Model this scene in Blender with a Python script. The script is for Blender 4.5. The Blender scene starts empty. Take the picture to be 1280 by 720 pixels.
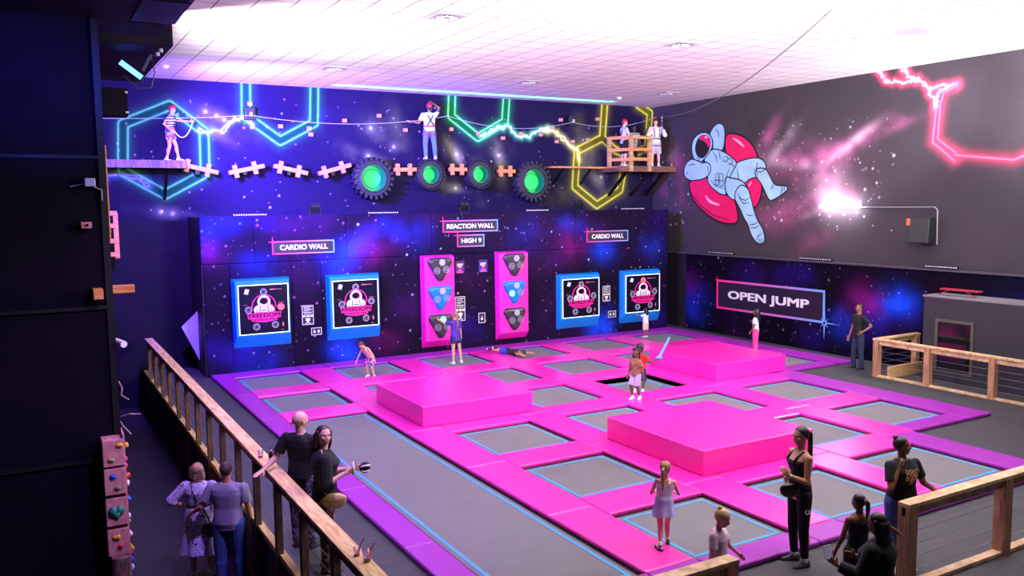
import bpy, bmesh, math, random
import numpy as np
from mathutils import Vector, Matrix, Quaternion
random.seed(4)
SC = bpy.context.scene
COL = SC.collection
PI = math.pi

# ---------------------------------------------------------------- colours and materials
def lin(c):
    return tuple((v/255/12.92) if v/255 <= .04045 else ((v/255+.055)/1.055)**2.4 for v in c)
MATS = {}
def mat(name, rgb=(128,128,128), rough=.6, metal=0, spec=.5, emit=None, estr=0, noise=0, nscale=8, bump=0, bscale=40, alpha=1, trans=0, coat=0):
    if name in MATS: return MATS[name]
    m = bpy.data.materials.new(name); m.use_nodes = True
    nt = m.node_tree; b = nt.nodes['Principled BSDF']
    c = lin(rgb)
    b.inputs['Base Color'].default_value = (*c, 1)
    b.inputs['Roughness'].default_value = rough
    b.inputs['Metallic'].default_value = metal
    b.inputs['Specular IOR Level'].default_value = spec
    b.inputs['Transmission Weight'].default_value = trans
    b.inputs['Coat Weight'].default_value = coat; b.inputs['Coat Roughness'].default_value = .32
    b.inputs['Alpha'].default_value = alpha
    if emit is not None:
        b.inputs['Emission Color'].default_value = (*lin(emit), 1)
        b.inputs['Emission Strength'].default_value = estr
    if noise or bump:
        tc = nt.nodes.new('ShaderNodeTexCoord')
    if noise:
        n = nt.nodes.new('ShaderNodeTexNoise'); n.inputs['Scale'].default_value = nscale; n.inputs['Detail'].default_value = 4
        nt.links.new(tc.outputs['Object'], n.inputs['Vector'])
        r = nt.nodes.new('ShaderNodeMapRange')
        r.inputs['From Min'].default_value = .3; r.inputs['From Max'].default_value = .7
        r.inputs['To Min'].default_value = 1-noise; r.inputs['To Max'].default_value = 1+noise
        nt.links.new(n.outputs['Fac'], r.inputs['Value'])
        mx = nt.nodes.new('ShaderNodeVectorMath'); mx.operation = 'SCALE'
        mx.inputs[0].default_value = c
        nt.links.new(r.outputs['Result'], mx.inputs['Scale'])
        nt.links.new(mx.outputs['Vector'], b.inputs['Base Color'])
    if bump:
        n2 = nt.nodes.new('ShaderNodeTexNoise'); n2.inputs['Scale'].default_value = bscale
        nt.links.new(tc.outputs['Object'], n2.inputs['Vector'])
        bp = nt.nodes.new('ShaderNodeBump'); bp.inputs['Strength'].default_value = bump; bp.inputs['Distance'].default_value = .01
        nt.links.new(n2.outputs['Fac'], bp.inputs['Height']); nt.links.new(bp.outputs['Normal'], b.inputs['Normal'])
    MATS[name] = m
    return m

def wood_mat(name, rgb, dark, scale=(1.5, 14, 14), rough=.55):
    m = bpy.data.materials.new(name); m.use_nodes = True; nt = m.node_tree; b = nt.nodes['Principled BSDF']
    tc = nt.nodes.new('ShaderNodeTexCoord'); mp = nt.nodes.new('ShaderNodeMapping'); mp.inputs['Scale'].default_value = scale
    n = nt.nodes.new('ShaderNodeTexNoise'); n.inputs['Scale'].default_value = 2.2; n.inputs['Detail'].default_value = 6; n.inputs['Distortion'].default_value = .8
    cr = nt.nodes.new('ShaderNodeValToRGB'); cr.color_ramp.elements[0].position = .36; cr.color_ramp.elements[1].position = .62
    cr.color_ramp.elements[0].color = (*lin(dark), 1); cr.color_ramp.elements[1].color = (*lin(rgb), 1)
    nt.links.new(tc.outputs['Object'], mp.inputs['Vector']); nt.links.new(mp.outputs['Vector'], n.inputs['Vector'])
    nt.links.new(n.outputs['Fac'], cr.inputs['Fac']); nt.links.new(cr.outputs['Color'], b.inputs['Base Color'])
    b.inputs['Roughness'].default_value = rough
    MATS[name] = m; return m

def pattern_mat(name, c1, c2, kind='voronoi', scale=30, thr=.5, c3=None, rough=.8):
    """two or three colour cloth print; kind: squiggle, blotch, stripe"""
    m = bpy.data.materials.new(name); m.use_nodes = True; nt = m.node_tree; b = nt.nodes['Principled BSDF']
    tc = nt.nodes.new('ShaderNodeTexCoord')
    if kind == 'stripe':
        w = nt.nodes.new('ShaderNodeTexWave'); w.inputs['Scale'].default_value = scale; w.bands_direction = 'Z'; w.inputs['Distortion'].default_value = 2.
        w.inputs['Detail'].default_value = 0; w.inputs['Detail Scale'].default_value = .5
        out = w.outputs['Fac']; src = w
    elif kind == 'squiggle':
        n0 = nt.nodes.new('ShaderNodeTexNoise'); n0.inputs['Scale'].default_value = scale; n0.inputs['Detail'].default_value = 0; n0.inputs['Distortion'].default_value = 1.5
        nt.links.new(tc.outputs['Object'], n0.inputs['Vector'])
        mt = nt.nodes.new('ShaderNodeMath'); mt.operation = 'PINGPONG'; mt.inputs[1].default_value = .08
        nt.links.new(n0.outputs['Fac'], mt.inputs[0])
        mr = nt.nodes.new('ShaderNodeMath'); mr.operation = 'MULTIPLY'; mr.inputs[1].default_value = 12.5
        nt.links.new(mt.outputs[0], mr.inputs[0]); out = mr.outputs[0]; src = None
    else:
        n0 = nt.nodes.new('ShaderNodeTexNoise'); n0.inputs['Scale'].default_value = scale; n0.inputs['Detail'].default_value = 2
        out = n0.outputs['Fac']; src = n0
    if src is not None: nt.links.new(tc.outputs['Object'], src.inputs['Vector'])
    cr = nt.nodes.new('ShaderNodeValToRGB'); cr.color_ramp.interpolation = 'CONSTANT'
    cr.color_ramp.elements[0].color = (*lin(c1), 1); cr.color_ramp.elements[1].position = thr; cr.color_ramp.elements[1].color = (*lin(c2), 1)
    if c3:
        e = cr.color_ramp.elements.new(min(.95, thr+.08)); e.color = (*lin(c3), 1)
    nt.links.new(out, cr.inputs['Fac']); nt.links.new(cr.outputs['Color'], b.inputs['Base Color'])
    b.inputs['Roughness'].default_value = rough
    MATS[name] = m; return m

# ---------------------------------------------------------------- mesh builder
class MB:
    def __init__(s): s.v = []; s.f = []; s.m = []; s.k = 0
    def mt(s, k): s.k = k; return s
    def add(s, vs, fs):
        o = len(s.v); s.v += [tuple(p) for p in vs]
        for f in fs: s.f.append(tuple(i+o for i in f)); s.m.append(s.k)
        return s
    def box(s, x0, x1, y0, y1, z0, z1):
        v = [(x, y, z) for z in (z0, z1) for y in (y0, y1) for x in (x0, x1)]
        return s.add(v, [(0,2,3,1),(4,5,7,6),(0,1,5,4),(2,6,7,3),(0,4,6,2),(1,3,7,5)])
    def obox(s, c, ax, ay, az):
        """oriented box: centre and three half-axis vectors"""
        c = Vector(c); ax, ay, az = Vector(ax), Vector(ay), Vector(az)
        v = [c+ax*i+ay*j+az*k for k in (-1,1) for j in (-1,1) for i in (-1,1)]
        return s.add(v, [(0,2,3,1),(4,5,7,6),(0,1,5,4),(2,6,7,3),(0,4,6,2),(1,3,7,5)])
    def beam(s, p0, p1, w, h, up=(0,0,1)):
        p0, p1 = Vector(p0), Vector(p1); d = (p1-p0); a = d.normalized(); u = Vector(up)
        sd = a.cross(u).normalized(); uu = sd.cross(a).normalized()
        return s.obox((p0+p1)/2, d/2, sd*w/2, uu*h/2)
    def cyl(s, p0, p1, r0, r1=None, n=12, caps=True):
        if r1 is None: r1 = r0
        p0, p1 = Vector(p0), Vector(p1); a = (p1-p0).normalized(); q = a.to_track_quat('Z', 'Y')
        X_, Y_ = q @ Vector((1,0,0)), q @ Vector((0,1,0))
        vs = [p + (X_*math.cos(2*PI*i/n)+Y_*math.sin(2*PI*i/n))*r for p, r in ((p0, r0), (p1, r1)) for i in range(n)]
        fs = [(i, (i+1) % n, n+(i+1) % n, n+i) for i in range(n)]
        if caps: fs += [tuple(range(n-1, -1, -1)), tuple(range(n, 2*n))]
        return s.add(vs, fs)
    def tube(s, pts, r, n=8):
        pts = [Vector(p) for p in pts]; vs = []; fs = []
        for k, p in enumerate(pts):
            d = (pts[min(k+1, len(pts)-1)] - pts[max(k-1, 0)]).normalized(); q = d.to_track_quat('Z', 'Y')
            rr = r[k] if isinstance(r, (list, tuple)) else r
            for i in range(n):
                vs.append(p + q @ Vector((math.cos(2*PI*i/n)*rr, math.sin(2*PI*i/n)*rr, 0)))
        for k in range(len(pts)-1):
            for i in range(n):
                fs.append((k*n+i, k*n+(i+1) % n, (k+1)*n+(i+1) % n, (k+1)*n+i))
        fs += [tuple(range(n-1, -1, -1)), tuple(range((len(pts)-1)*n, len(pts)*n))]
        return s.add(vs, fs)
    def caps(s, p0, p1, r0, r1=None, n=12, fl=None):
        """tapered capsule; fl squashes it along z"""
        if r1 is None: r1 = r0
        p0, p1 = Vector(p0), Vector(p1); d = p1-p0
        a = d.normalized() if d.length > 1e-6 else Vector((0,0,1)); q = a.to_track_quat('Z', 'Y')
        rings = []
        for t in (-80,-50,-25,0): rings.append((p0 + a*r0*math.sin(math.radians(t)), r0*math.cos(math.radians(t))))
        for t in (0,25,50,80): rings.append((p1 + a*r1*math.sin(math.radians(t)), r1*math.cos(math.radians(t))))
        vs = []; fs = []
        for p, r in rings:
            for i in range(n):
                o = q @ Vector((math.cos(2*PI*i/n)*r, math.sin(2*PI*i/n)*r, 0))
                if fl: o.z *= fl
                vs.append(p+o)
        for k in range(len(rings)-1):
            for i in range(n): fs.append((k*n+i, k*n+(i+1) % n, (k+1)*n+(i+1) % n, (k+1)*n+i))
        fs += [tuple(range(n-1, -1, -1)), tuple(range((len(rings)-1)*n, len(rings)*n))]
        return s.add(vs, fs)
    def ell(s, c, r, rot=None, n=16, m=10):
        c = Vector(c); vs = []; fs = []
        for j in range(1, m):
            t = PI*j/m
            for i in range(n):
                p = Vector((r[0]*math.sin(t)*math.cos(2*PI*i/n), r[1]*math.sin(t)*math.sin(2*PI*i/n), r[2]*math.cos(t)))
                vs.append(c + (rot @ p if rot is not None else p))
        a = Vector((0,0,r[2])); top = len(vs); vs.append(c + (rot @ a if rot is not None else a)); vs.append(c - (rot @ a if rot is not None else a))
        for j in range(m-2):
            for i in range(n): fs.append((j*n+i, (j+1)*n+i, (j+1)*n+(i+1) % n, j*n+(i+1) % n))
        for i in range(n):
            fs.append((top, i, (i+1) % n)); fs.append((top+1, (m-2)*n+(i+1) % n, (m-2)*n+i))
        return s.add(vs, fs)
    def loft(s, rings, close=True):
        n = len(rings[0]); vs = [p for r in rings for p in r]; fs = []
        for k in range(len(rings)-1):
            for i in range(n): fs.append((k*n+i, k*n+(i+1) % n, (k+1)*n+(i+1) % n, (k+1)*n+i))
        if close: fs += [tuple(range(n-1, -1, -1)), tuple(range((len(rings)-1)*n, len(rings)*n))]
        return s.add(vs, fs)
    def prism(s, pts, fn, n0, n1):
        """outline pts (u,v) given thickness from n0 to n1 through fn(u,v,n)"""
        n = len(pts); vs = [fn(u, v, n0) for u, v in pts] + [fn(u, v, n1) for u, v in pts]
        fs = [tuple(range(n)), tuple(range(2*n-1, n-1, -1))] + [(i, (i+1) % n, n+(i+1) % n, n+i) for i in range(n)]
        return s.add(vs, fs)
    def mesh(s, name, mats=()):
        me = bpy.data.meshes.new(name); me.from_pydata(s.v, [], s.f)
        for m in mats: me.materials.append(m)
        if len(mats) > 1: me.polygons.foreach_set('material_index', s.m)
        bm = bmesh.new(); bm.from_mesh(me); bmesh.ops.recalc_face_normals(bm, faces=bm.faces); bm.to_mesh(me); bm.free()
        me.update(); return me
    def build(s, name, mats, parent=None, smooth=False, bevel=0, seg=2, kind=None):
        if not isinstance(mats, (list, tuple)): mats = [mats]
        me = s.mesh(name, mats)
        o = bpy.data.objects.new(name, me); COL.objects.link(o)
        if smooth: me.shade_smooth()
        if bevel:
            md = o.modifiers.new('bevel', 'BEVEL'); md.width = bevel; md.segments = seg; md.limit_method = 'ANGLE'
            md.harden_normals = False
        attach(o, parent)
        if kind: o['kind'] = kind
        return o

def attach(o, parent):
    if parent is not None:
        o.parent = parent
        o.matrix_parent_inverse = world_of(parent).inverted()
def world_of(o):
    m = o.matrix_basis.copy()
    if o.parent is not None: m = world_of(o.parent) @ o.matrix_parent_inverse @ m
    return m
def tag(o, label=None, cat=None, group=None, kind=None):
    if label: o['label'] = label
    if cat: o['category'] = cat
    if group: o['group'] = group
    if kind: o['kind'] = kind
    return o
def thing(name, loc, label, cat, group=None):
    o = bpy.data.objects.new(name, None); COL.objects.link(o); o.location = loc; o.empty_display_size = .1
    return tag(o, label, cat, group)

# wall frames: u along the wall, v up, n out of the wall towards the room
YB, XR, YP = 25.3, 20.7, 23.4
def on_back(u, v, n): return (u, YB-n, v)
def on_pads(u, v, n): return (u, YP-n, v)
def on_right(u, v, n): return (XR-n, u, v)

# ---------------------------------------------------------------- lettering
_font = {}
def letters(text, fn, u0, u1, v0, v1, n0, n1, bold=.0, spacing=1.0):
    """mesh of the text fitted into the box u0..u1, v0..v1 (u0 is the left edge as read)"""
    cu = bpy.data.curves.new('lettering', 'FONT'); cu.body = text; cu.extrude = .05; cu.resolution_u = 3; cu.space_character = spacing
    cu.align_x = 'CENTER'
    o = bpy.data.objects.new('tmp', cu); COL.objects.link(o)
    dg = bpy.context.evaluated_depsgraph_get(); me = bpy.data.meshes.new_from_object(o.evaluated_get(dg))
    bpy.data.objects.remove(o); bpy.data.curves.remove(cu)
    vs = [v.co.copy() for v in me.vertices]; fs = [tuple(p.vertices) for p in me.polygons]
    bpy.data.meshes.remove(me)
    ax, bx = min(v.x for v in vs), max(v.x for v in vs); ay, by = min(v.y for v in vs), max(v.y for v in vs)
    out = [fn(u0+(v.x-ax)/(bx-ax)*(u1-u0), v0+(v.y-ay)/(by-ay)*(v1-v0), n0 if v.z < 0 else n1) for v in vs]
    if bold:                                         # heavier strokes: overlapping copies nudged sideways and up
        b_out, b_fs = [], []; du = bold*.45*(u1-u0)/(bx-ax); dv = bold*.35*(v1-v0)/(by-ay)
        for k, (i, j) in enumerate(((-1,-1), (1,-1), (1,1), (-1,1), (0,0))):
            o_ = len(b_out); b_out += [fn(u0+(v.x-ax)/(bx-ax)*(u1-u0)+i*du, v0+(v.y-ay)/(by-ay)*(v1-v0)+j*dv, n0 if v.z < 0 else n1+k*.0003) for v in vs]; b_fs += [tuple(q+o_ for q in f) for f in fs]
        return b_out, b_fs
    return out, fs

# ---------------------------------------------------------------- painted surfaces (mural colours kept as a colour attribute)
def paint_mat(name, rough=.55, spec=.35):
    if name in MATS: return MATS[name]
    m = bpy.data.materials.new(name); m.use_nodes = True; nt = m.node_tree; b = nt.nodes['Principled BSDF']
    a = nt.nodes.new('ShaderNodeAttribute'); a.attribute_name = 'paint'
    nt.links.new(a.outputs['Color'], b.inputs['Base Color'])
    b.inputs['Roughness'].default_value = rough; b.inputs['Specular IOR Level'].default_value = spec
    tc = nt.nodes.new('ShaderNodeTexCoord'); n2 = nt.nodes.new('ShaderNodeTexNoise'); n2.inputs['Scale'].default_value = 3; n2.inputs['Detail'].default_value = 6
    nt.links.new(tc.outputs['Object'], n2.inputs['Vector'])
    bp = nt.nodes.new('ShaderNodeBump'); bp.inputs['Strength'].default_value = .25; bp.inputs['Distance'].default_value = .03
    nt.links.new(n2.outputs['Fac'], bp.inputs['Height']); nt.links.new(bp.outputs['Normal'], b.inputs['Normal'])
    MATS[name] = m; return m

def painted_grid(name, fn, u0, u1, v0, v1, step, painter, material, nfun=None, parent=None, back=None):
    nu = max(2, int(round((u1-u0)/step))+1); nv = max(2, int(round((v1-v0)/step))+1)
    us = np.linspace(u0, u1, nu); vs = np.linspace(v0, v1, nv); U, V = np.meshgrid(us, vs)
    U = U.ravel(); V = V.ravel()
    N = nfun(U, V) if nfun is not None else np.zeros_like(U)
    x, y, z = fn(U, V, N)
    co = np.stack([np.broadcast_to(a, U.shape) for a in (x, y, z)], 1).astype(np.float32)
    idx = np.arange(nu*nv).reshape(nv, nu)
    q = np.stack([idx[:-1,:-1], idx[:-1,1:], idx[1:,1:], idx[1:,:-1]], -1).reshape(-1, 4)
    # orient the normals towards the room
    p = co[q[0]]; nrm = np.cross(p[1]-p[0], p[3]-p[0]); out = np.array(fn(0., 0., 1.), float)-np.array(fn(0., 0., 0.), float)
    if nrm @ out < 0: q = q[:, ::-1]
    me = bpy.data.meshes.new(name); me.vertices.add(len(co)); me.vertices.foreach_set('co', co.ravel())
    me.loops.add(q.size); me.loops.foreach_set('vertex_index', q.ravel().astype(np.int32))
    me.polygons.add(len(q)); me.polygons.foreach_set('loop_start', np.arange(0, q.size, 4, dtype=np.int32))
    me.update(calc_edges=True); me.shade_smooth()
    rgb = painter(U, V); at = me.color_attributes.new('paint', 'FLOAT_COLOR', 'POINT')
    at.data.foreach_set('color', np.concatenate([rgb, np.ones((len(U), 1))], 1).astype(np.float32).ravel())
    me.materials.append(material)
    o = bpy.data.objects.new(name, me); COL.objects.link(o); attach(o, parent)
    return o

def seg_dist(U, V, pts):
    d = np.full(U.shape, 9.)
    for (ax, ay), (bx, by) in zip(pts[:-1], pts[1:]):
        dx, dy = bx-ax, by-ay; t = np.clip(((U-ax)*dx+(V-ay)*dy)/(dx*dx+dy*dy+1e-9), 0, 1)
        d = np.minimum(d, np.hypot(U-ax-t*dx, V-ay-t*dy))
    return d
def L3(c): return np.array(lin(c))
def mixin(C, a, c): C += a[:, None]*(L3(c)-C)      # towards colour c by a
def addin(C, a, c): C += a[:, None]*L3(c)
def vnoise(U, V, s, seed=0, octs=4):
    out = np.zeros_like(U); amp = 1; tot = 0
    for o in range(octs):
        rs = np.random.RandomState(seed+o*17); g = rs.rand(64, 64)
        x = U*s+100.3+seed; y = V*s+50.7; xi = np.floor(x).astype(int); yi = np.floor(y).astype(int); fx = x-xi; fy = y-yi
        fx = fx*fx*(3-2*fx); fy = fy*fy*(3-2*fy)
        a = g[yi % 64, xi % 64]; b = g[yi % 64, (xi+1) % 64]; c = g[(yi+1) % 64, xi % 64]; d = g[(yi+1) % 64, (xi+1) % 64]
        out += amp*((a*(1-fx)+b*fx)*(1-fy)+(c*(1-fx)+d*fx)*fy); tot += amp; amp *= .5; s *= 2.03
    return out/tot
def stars(C, U, V, n, box, seed, rmin=.012, rmax=.035, col=((255,255,255),(210,200,255),(255,160,240))):
    rs = np.random.RandomState(seed)
    for i in range(n):
        u = box[0]+rs.rand()*(box[1]-box[0]); v = box[2]+rs.rand()*(box[3]-box[2]); r = rmin+(rmax-rmin)*rs.rand()**4; c = col[rs.randint(len(col))]; am = .25+.75*rs.rand()**1.5
        k = (abs(U-u) < 3*r) & (abs(V-v) < 3*r)
        if not k.any(): continue
        a = am*np.exp(-(((U[k]-u)**2+(V[k]-v)**2)/(r*r)))
        C[k] += a[:, None]*L3(c)
def wiggle(pts, amp, seed, n=7):
    rs = np.random.RandomState(seed); out = []
    for (a, b), (c, d) in zip(pts[:-1], pts[1:]):
        for i in range(n):
            t = i/n; w = 0 if i == 0 else amp
            out.append((a+(c-a)*t+w*(rs.rand()-.5)*2, b+(d-b)*t+w*(rs.rand()-.5)*2))
    return out+[pts[-1]]
# ================================================================ SETTING
M_deck = mat('rubber_deck', (78,76,80), .75, noise=.12, nscale=3, bump=.1)
M_darkfloor = mat('dark_carpet', (30,26,38), .9, noise=.15, nscale=2)
M_black = mat('black_paint', (26,20,36), .65, spec=.08, noise=.2, nscale=2, bump=.2, bscale=4)
M_pit = mat('black_pit', (8,8,10), .9)
M_blackmetal = mat('black_metal', (24,24,28), .35, metal=.6)
M_blackmatte = mat('black_plastic', (18,18,21), .45)

# floors
DZ = -.08
f = MB()
for x0, x1, y0, y1 in [(2.72, 4.3, -1, 25.3), (4.3, 19.7, 23.2, 25.3), (4.3, 24, -1, 7.5), (17.3, 24, 7.5, 15.7), (14.7, 17.3, 7.5, 10.3), (19.7, 24, 15.7, 25.3), (-1, 2.72, -1, 4.5)]:
    f.box(x0, x1, y0, y1, DZ-.12, DZ)
deck = f.build('floor', M_deck); tag(deck, kind='structure')
def tiles_mat():
    m = mat('deck_tiles', (90,88,92), .7, noise=.1, nscale=5); nt = m.node_tree; b = nt.nodes['Principled BSDF']
    tc = nt.nodes.new('ShaderNodeTexCoord'); mp = nt.nodes.new('ShaderNodeMapping'); mp.inputs['Location'].default_value = (.13, .1, 0)
    br = nt.nodes.new('ShaderNodeTexBrick'); br.inputs['Scale'].default_value = 1; br.inputs['Brick Width'].default_value = .5; br.inputs['Row Height'].default_value = .12
    br.inputs['Mortar Size'].default_value = .005; br.inputs['Color1'].default_value = (*lin((58,56,61)),1); br.inputs['Color2'].default_value = (*lin((64,62,67)),1); br.inputs['Mortar'].default_value = (*lin((42,41,45)),1)
    nt.links.new(tc.outputs['Object'], mp.inputs['Vector']); nt.links.new(mp.outputs['Vector'], br.inputs['Vector']); nt.links.new(br.outputs['Color'], b.inputs['Base Color'])
    return m
deck.data.materials[0] = tiles_mat()
pit = MB().box(4.2, 19.8, 7.4, 23.3, -1.05, -.9).build('floor', M_pit); tag(pit, kind='structure')
low = MB().box(-5, 2.72, 4.5, 25.3, -1.17, -1.05).build('floor', M_darkfloor); tag(low, kind='structure')

# ceiling of square tiles in a painted grid, two of them replaced by round-vaned vents
def ceil_mat():
    m = mat('ceiling_tiles', (235,232,232), .85); nt = m.node_tree; b = nt.nodes['Principled BSDF']
    tc = nt.nodes.new('ShaderNodeTexCoord'); mp = nt.nodes.new('ShaderNodeMapping'); mp.inputs['Location'].default_value = (-.05, .24, 0)
    br = nt.nodes.new('ShaderNodeTexBrick'); br.offset = 0; br.inputs['Scale'].default_value = 1; br.inputs['Brick Width'].default_value = .61; br.inputs['Row Height'].default_value = .61
    br.inputs['Mortar Size'].default_value = .013; br.inputs['Mortar Smooth'].default_value = .2
    br.inputs['Color1'].default_value = (*lin((238,234,236)),1); br.inputs['Color2'].default_value = (*lin((228,223,228)),1); br.inputs['Mortar'].default_value = (*lin((96,86,98)),1)
    nt.links.new(tc.outputs['Object'], mp.inputs['Vector']); nt.links.new(mp.outputs['Vector'], br.inputs['Vector']); nt.links.new(br.outputs['Color'], b.inputs['Base Color'])
    return m
tag(MB().box(-5, 21, -3, 25.6, 8.0, 8.15).build('ceiling', ceil_mat()), kind='structure')

# ---- upper back wall mural
HEXA = [(2.41,5.85),(2.46,6.73),(3.66,7.28),(4.54,6.60),(4.52,5.43),(3.43,4.83),(2.41,5.45),(2.41,5.85)]
HEXB = [(5.75,8.05),(5.72,7.07),(6.68,6.39),(7.71,6.95),(7.76,8.05)]
HEXC = [(12.33,8.05),(12.29,7.34),(13.26,6.68),(14.30,7.24),(14.37,8.05)]
HEXD = [(18.46,8.05),(18.35,6.81),(17.24,6.32),(17.15,5.04),(18.11,4.39),(19.15,4.93),(19.29,5.59),(19.52,6.18),(18.87,6.42),(18.35,6.81)]
HEXE = [(20.0,8.05),(20.54,7.79),(20.41,6.50),(19.52,6.18)]
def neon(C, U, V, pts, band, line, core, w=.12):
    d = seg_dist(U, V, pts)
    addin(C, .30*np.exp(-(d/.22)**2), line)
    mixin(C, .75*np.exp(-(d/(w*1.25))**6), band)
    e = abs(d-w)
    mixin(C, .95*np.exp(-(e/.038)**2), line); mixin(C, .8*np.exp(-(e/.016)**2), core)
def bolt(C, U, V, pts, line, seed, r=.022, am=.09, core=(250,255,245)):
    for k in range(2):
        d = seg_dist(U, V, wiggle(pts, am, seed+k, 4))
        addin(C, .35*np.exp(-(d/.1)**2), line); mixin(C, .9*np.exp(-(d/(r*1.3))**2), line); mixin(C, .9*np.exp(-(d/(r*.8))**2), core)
def blob(C, U, V, c, ru, rv, ang, col, am, seed=0, warp=1.):
    ca, sa = math.cos(ang), math.sin(ang); x = (U-c[0])*ca+(V-c[1])*sa; y = -(U-c[0])*sa+(V-c[1])*ca
    k = (abs(x) < 3.2*ru) & (abs(y) < 3.2*rv)
    if not k.any(): return
    n = vnoise(U[k], V[k], 1.6, seed+3)
    a = am*np.exp(-(x[k]/ru)**2-(y[k]/rv)**2)*(1-warp+warp*np.clip((n-.3)*2.6, 0, 1.5))
    C[k] += a[:, None]*L3(col)
def paint_back(U, V):
    n = vnoise(U, V, .5, 3); C = np.ones((len(U), 3))*L3((30,23,54)); C *= (.75+.5*n)[:, None]
    yl = (190,190,120); gr = (130,160,140)
    for (x, z, ru, rv, an, c, a) in [(9.6,6.85,.5,.28,-.5,(150,160,110),.5),(10.4,6.75,.25,.6,.3,(160,165,110),.4),(9.3,5.9,.9,.2,-.35,(190,190,150),.45),(10.4,5.65,.9,.15,-.2,(170,170,110),.35),
        (12.5,6.05,.55,.13,-.9,(240,235,200),.7),(12.8,5.85,.7,.35,-.6,yl,.35),(14.05,6.0,.16,.5,.1,(230,225,190),.6),(14.1,6.0,.4,.7,.1,yl,.25),(12.4,4.95,.7,.2,-.5,(200,200,170),.6),(13.7,4.95,.4,.25,.3,(150,150,130),.3),
        (17.4,6.9,.35,.55,.3,yl,.35),(17.7,6.1,.4,.5,-.7,yl,.35),(18.1,5.3,.4,.2,-1.,(210,210,170),.45),(16.7,4.9,.5,.4,-.6,(140,140,70),.35),(19.2,5.2,.5,.6,.2,(120,120,50),.3),(16.0,4.8,.3,.6,.2,(130,130,80),.3),
        (3.6,4.35,.7,.14,-.1,(160,160,190),.35),(5.0,6.95,.9,.25,-.4,(130,140,190),.35),(4.8,6.6,.5,.14,-.6,(190,190,210),.35),(5.6,6.4,.5,.3,0,(80,80,130),.3),(7.9,7.2,.6,.3,.4,(60,50,120),.3)]:
        blob(C, U, V, (x, z), ru*1.1, rv*1.1, an, c, a*.42, int(x*7))
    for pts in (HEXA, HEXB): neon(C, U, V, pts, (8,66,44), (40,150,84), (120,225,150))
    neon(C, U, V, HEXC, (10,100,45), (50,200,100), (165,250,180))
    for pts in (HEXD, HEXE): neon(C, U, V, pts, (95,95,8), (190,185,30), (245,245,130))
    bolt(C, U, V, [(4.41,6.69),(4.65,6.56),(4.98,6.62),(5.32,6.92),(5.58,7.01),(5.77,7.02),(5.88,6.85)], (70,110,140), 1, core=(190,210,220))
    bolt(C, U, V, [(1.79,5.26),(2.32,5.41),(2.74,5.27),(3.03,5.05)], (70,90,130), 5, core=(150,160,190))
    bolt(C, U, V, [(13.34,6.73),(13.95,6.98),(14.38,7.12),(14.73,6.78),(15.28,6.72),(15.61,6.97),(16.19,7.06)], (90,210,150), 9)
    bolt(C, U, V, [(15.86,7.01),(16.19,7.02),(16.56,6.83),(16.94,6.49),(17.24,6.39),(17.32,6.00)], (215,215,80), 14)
    stars(C, U, V, 170, (1.5, 20.6, 4.3, 7.7), 6, .012, .03)
    for x, z in [(9.5,6.86),(10.25,6.3),(9.4,6.0),(12.45,6.1),(14.05,6.1),(12.4,5.0),(4.6,7.15),(4.9,7.05),(5.1,6.95),(3.3,4.35),(3.6,4.3),(18.3,5.4)]:
        d = np.hypot(U-x, V-z); addin(C, .5*np.exp(-(d/.045)**2)+.08*np.exp(-(d/.16)**2), (240,240,225))
    return C
M_mural = paint_mat('mural_paint', .65, .03)
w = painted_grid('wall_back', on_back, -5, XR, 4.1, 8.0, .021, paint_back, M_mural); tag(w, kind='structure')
tag(MB().box(-5, XR+.2, YB+.03, YB+.2, -1.2, 8.0).build('wall_back', M_black), kind='structure')
tag(MB().box(-5, 4.05, YB-.04, YB-.002, -1.05, 4.1).build('wall_back', M_black), kind='structure')

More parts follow.
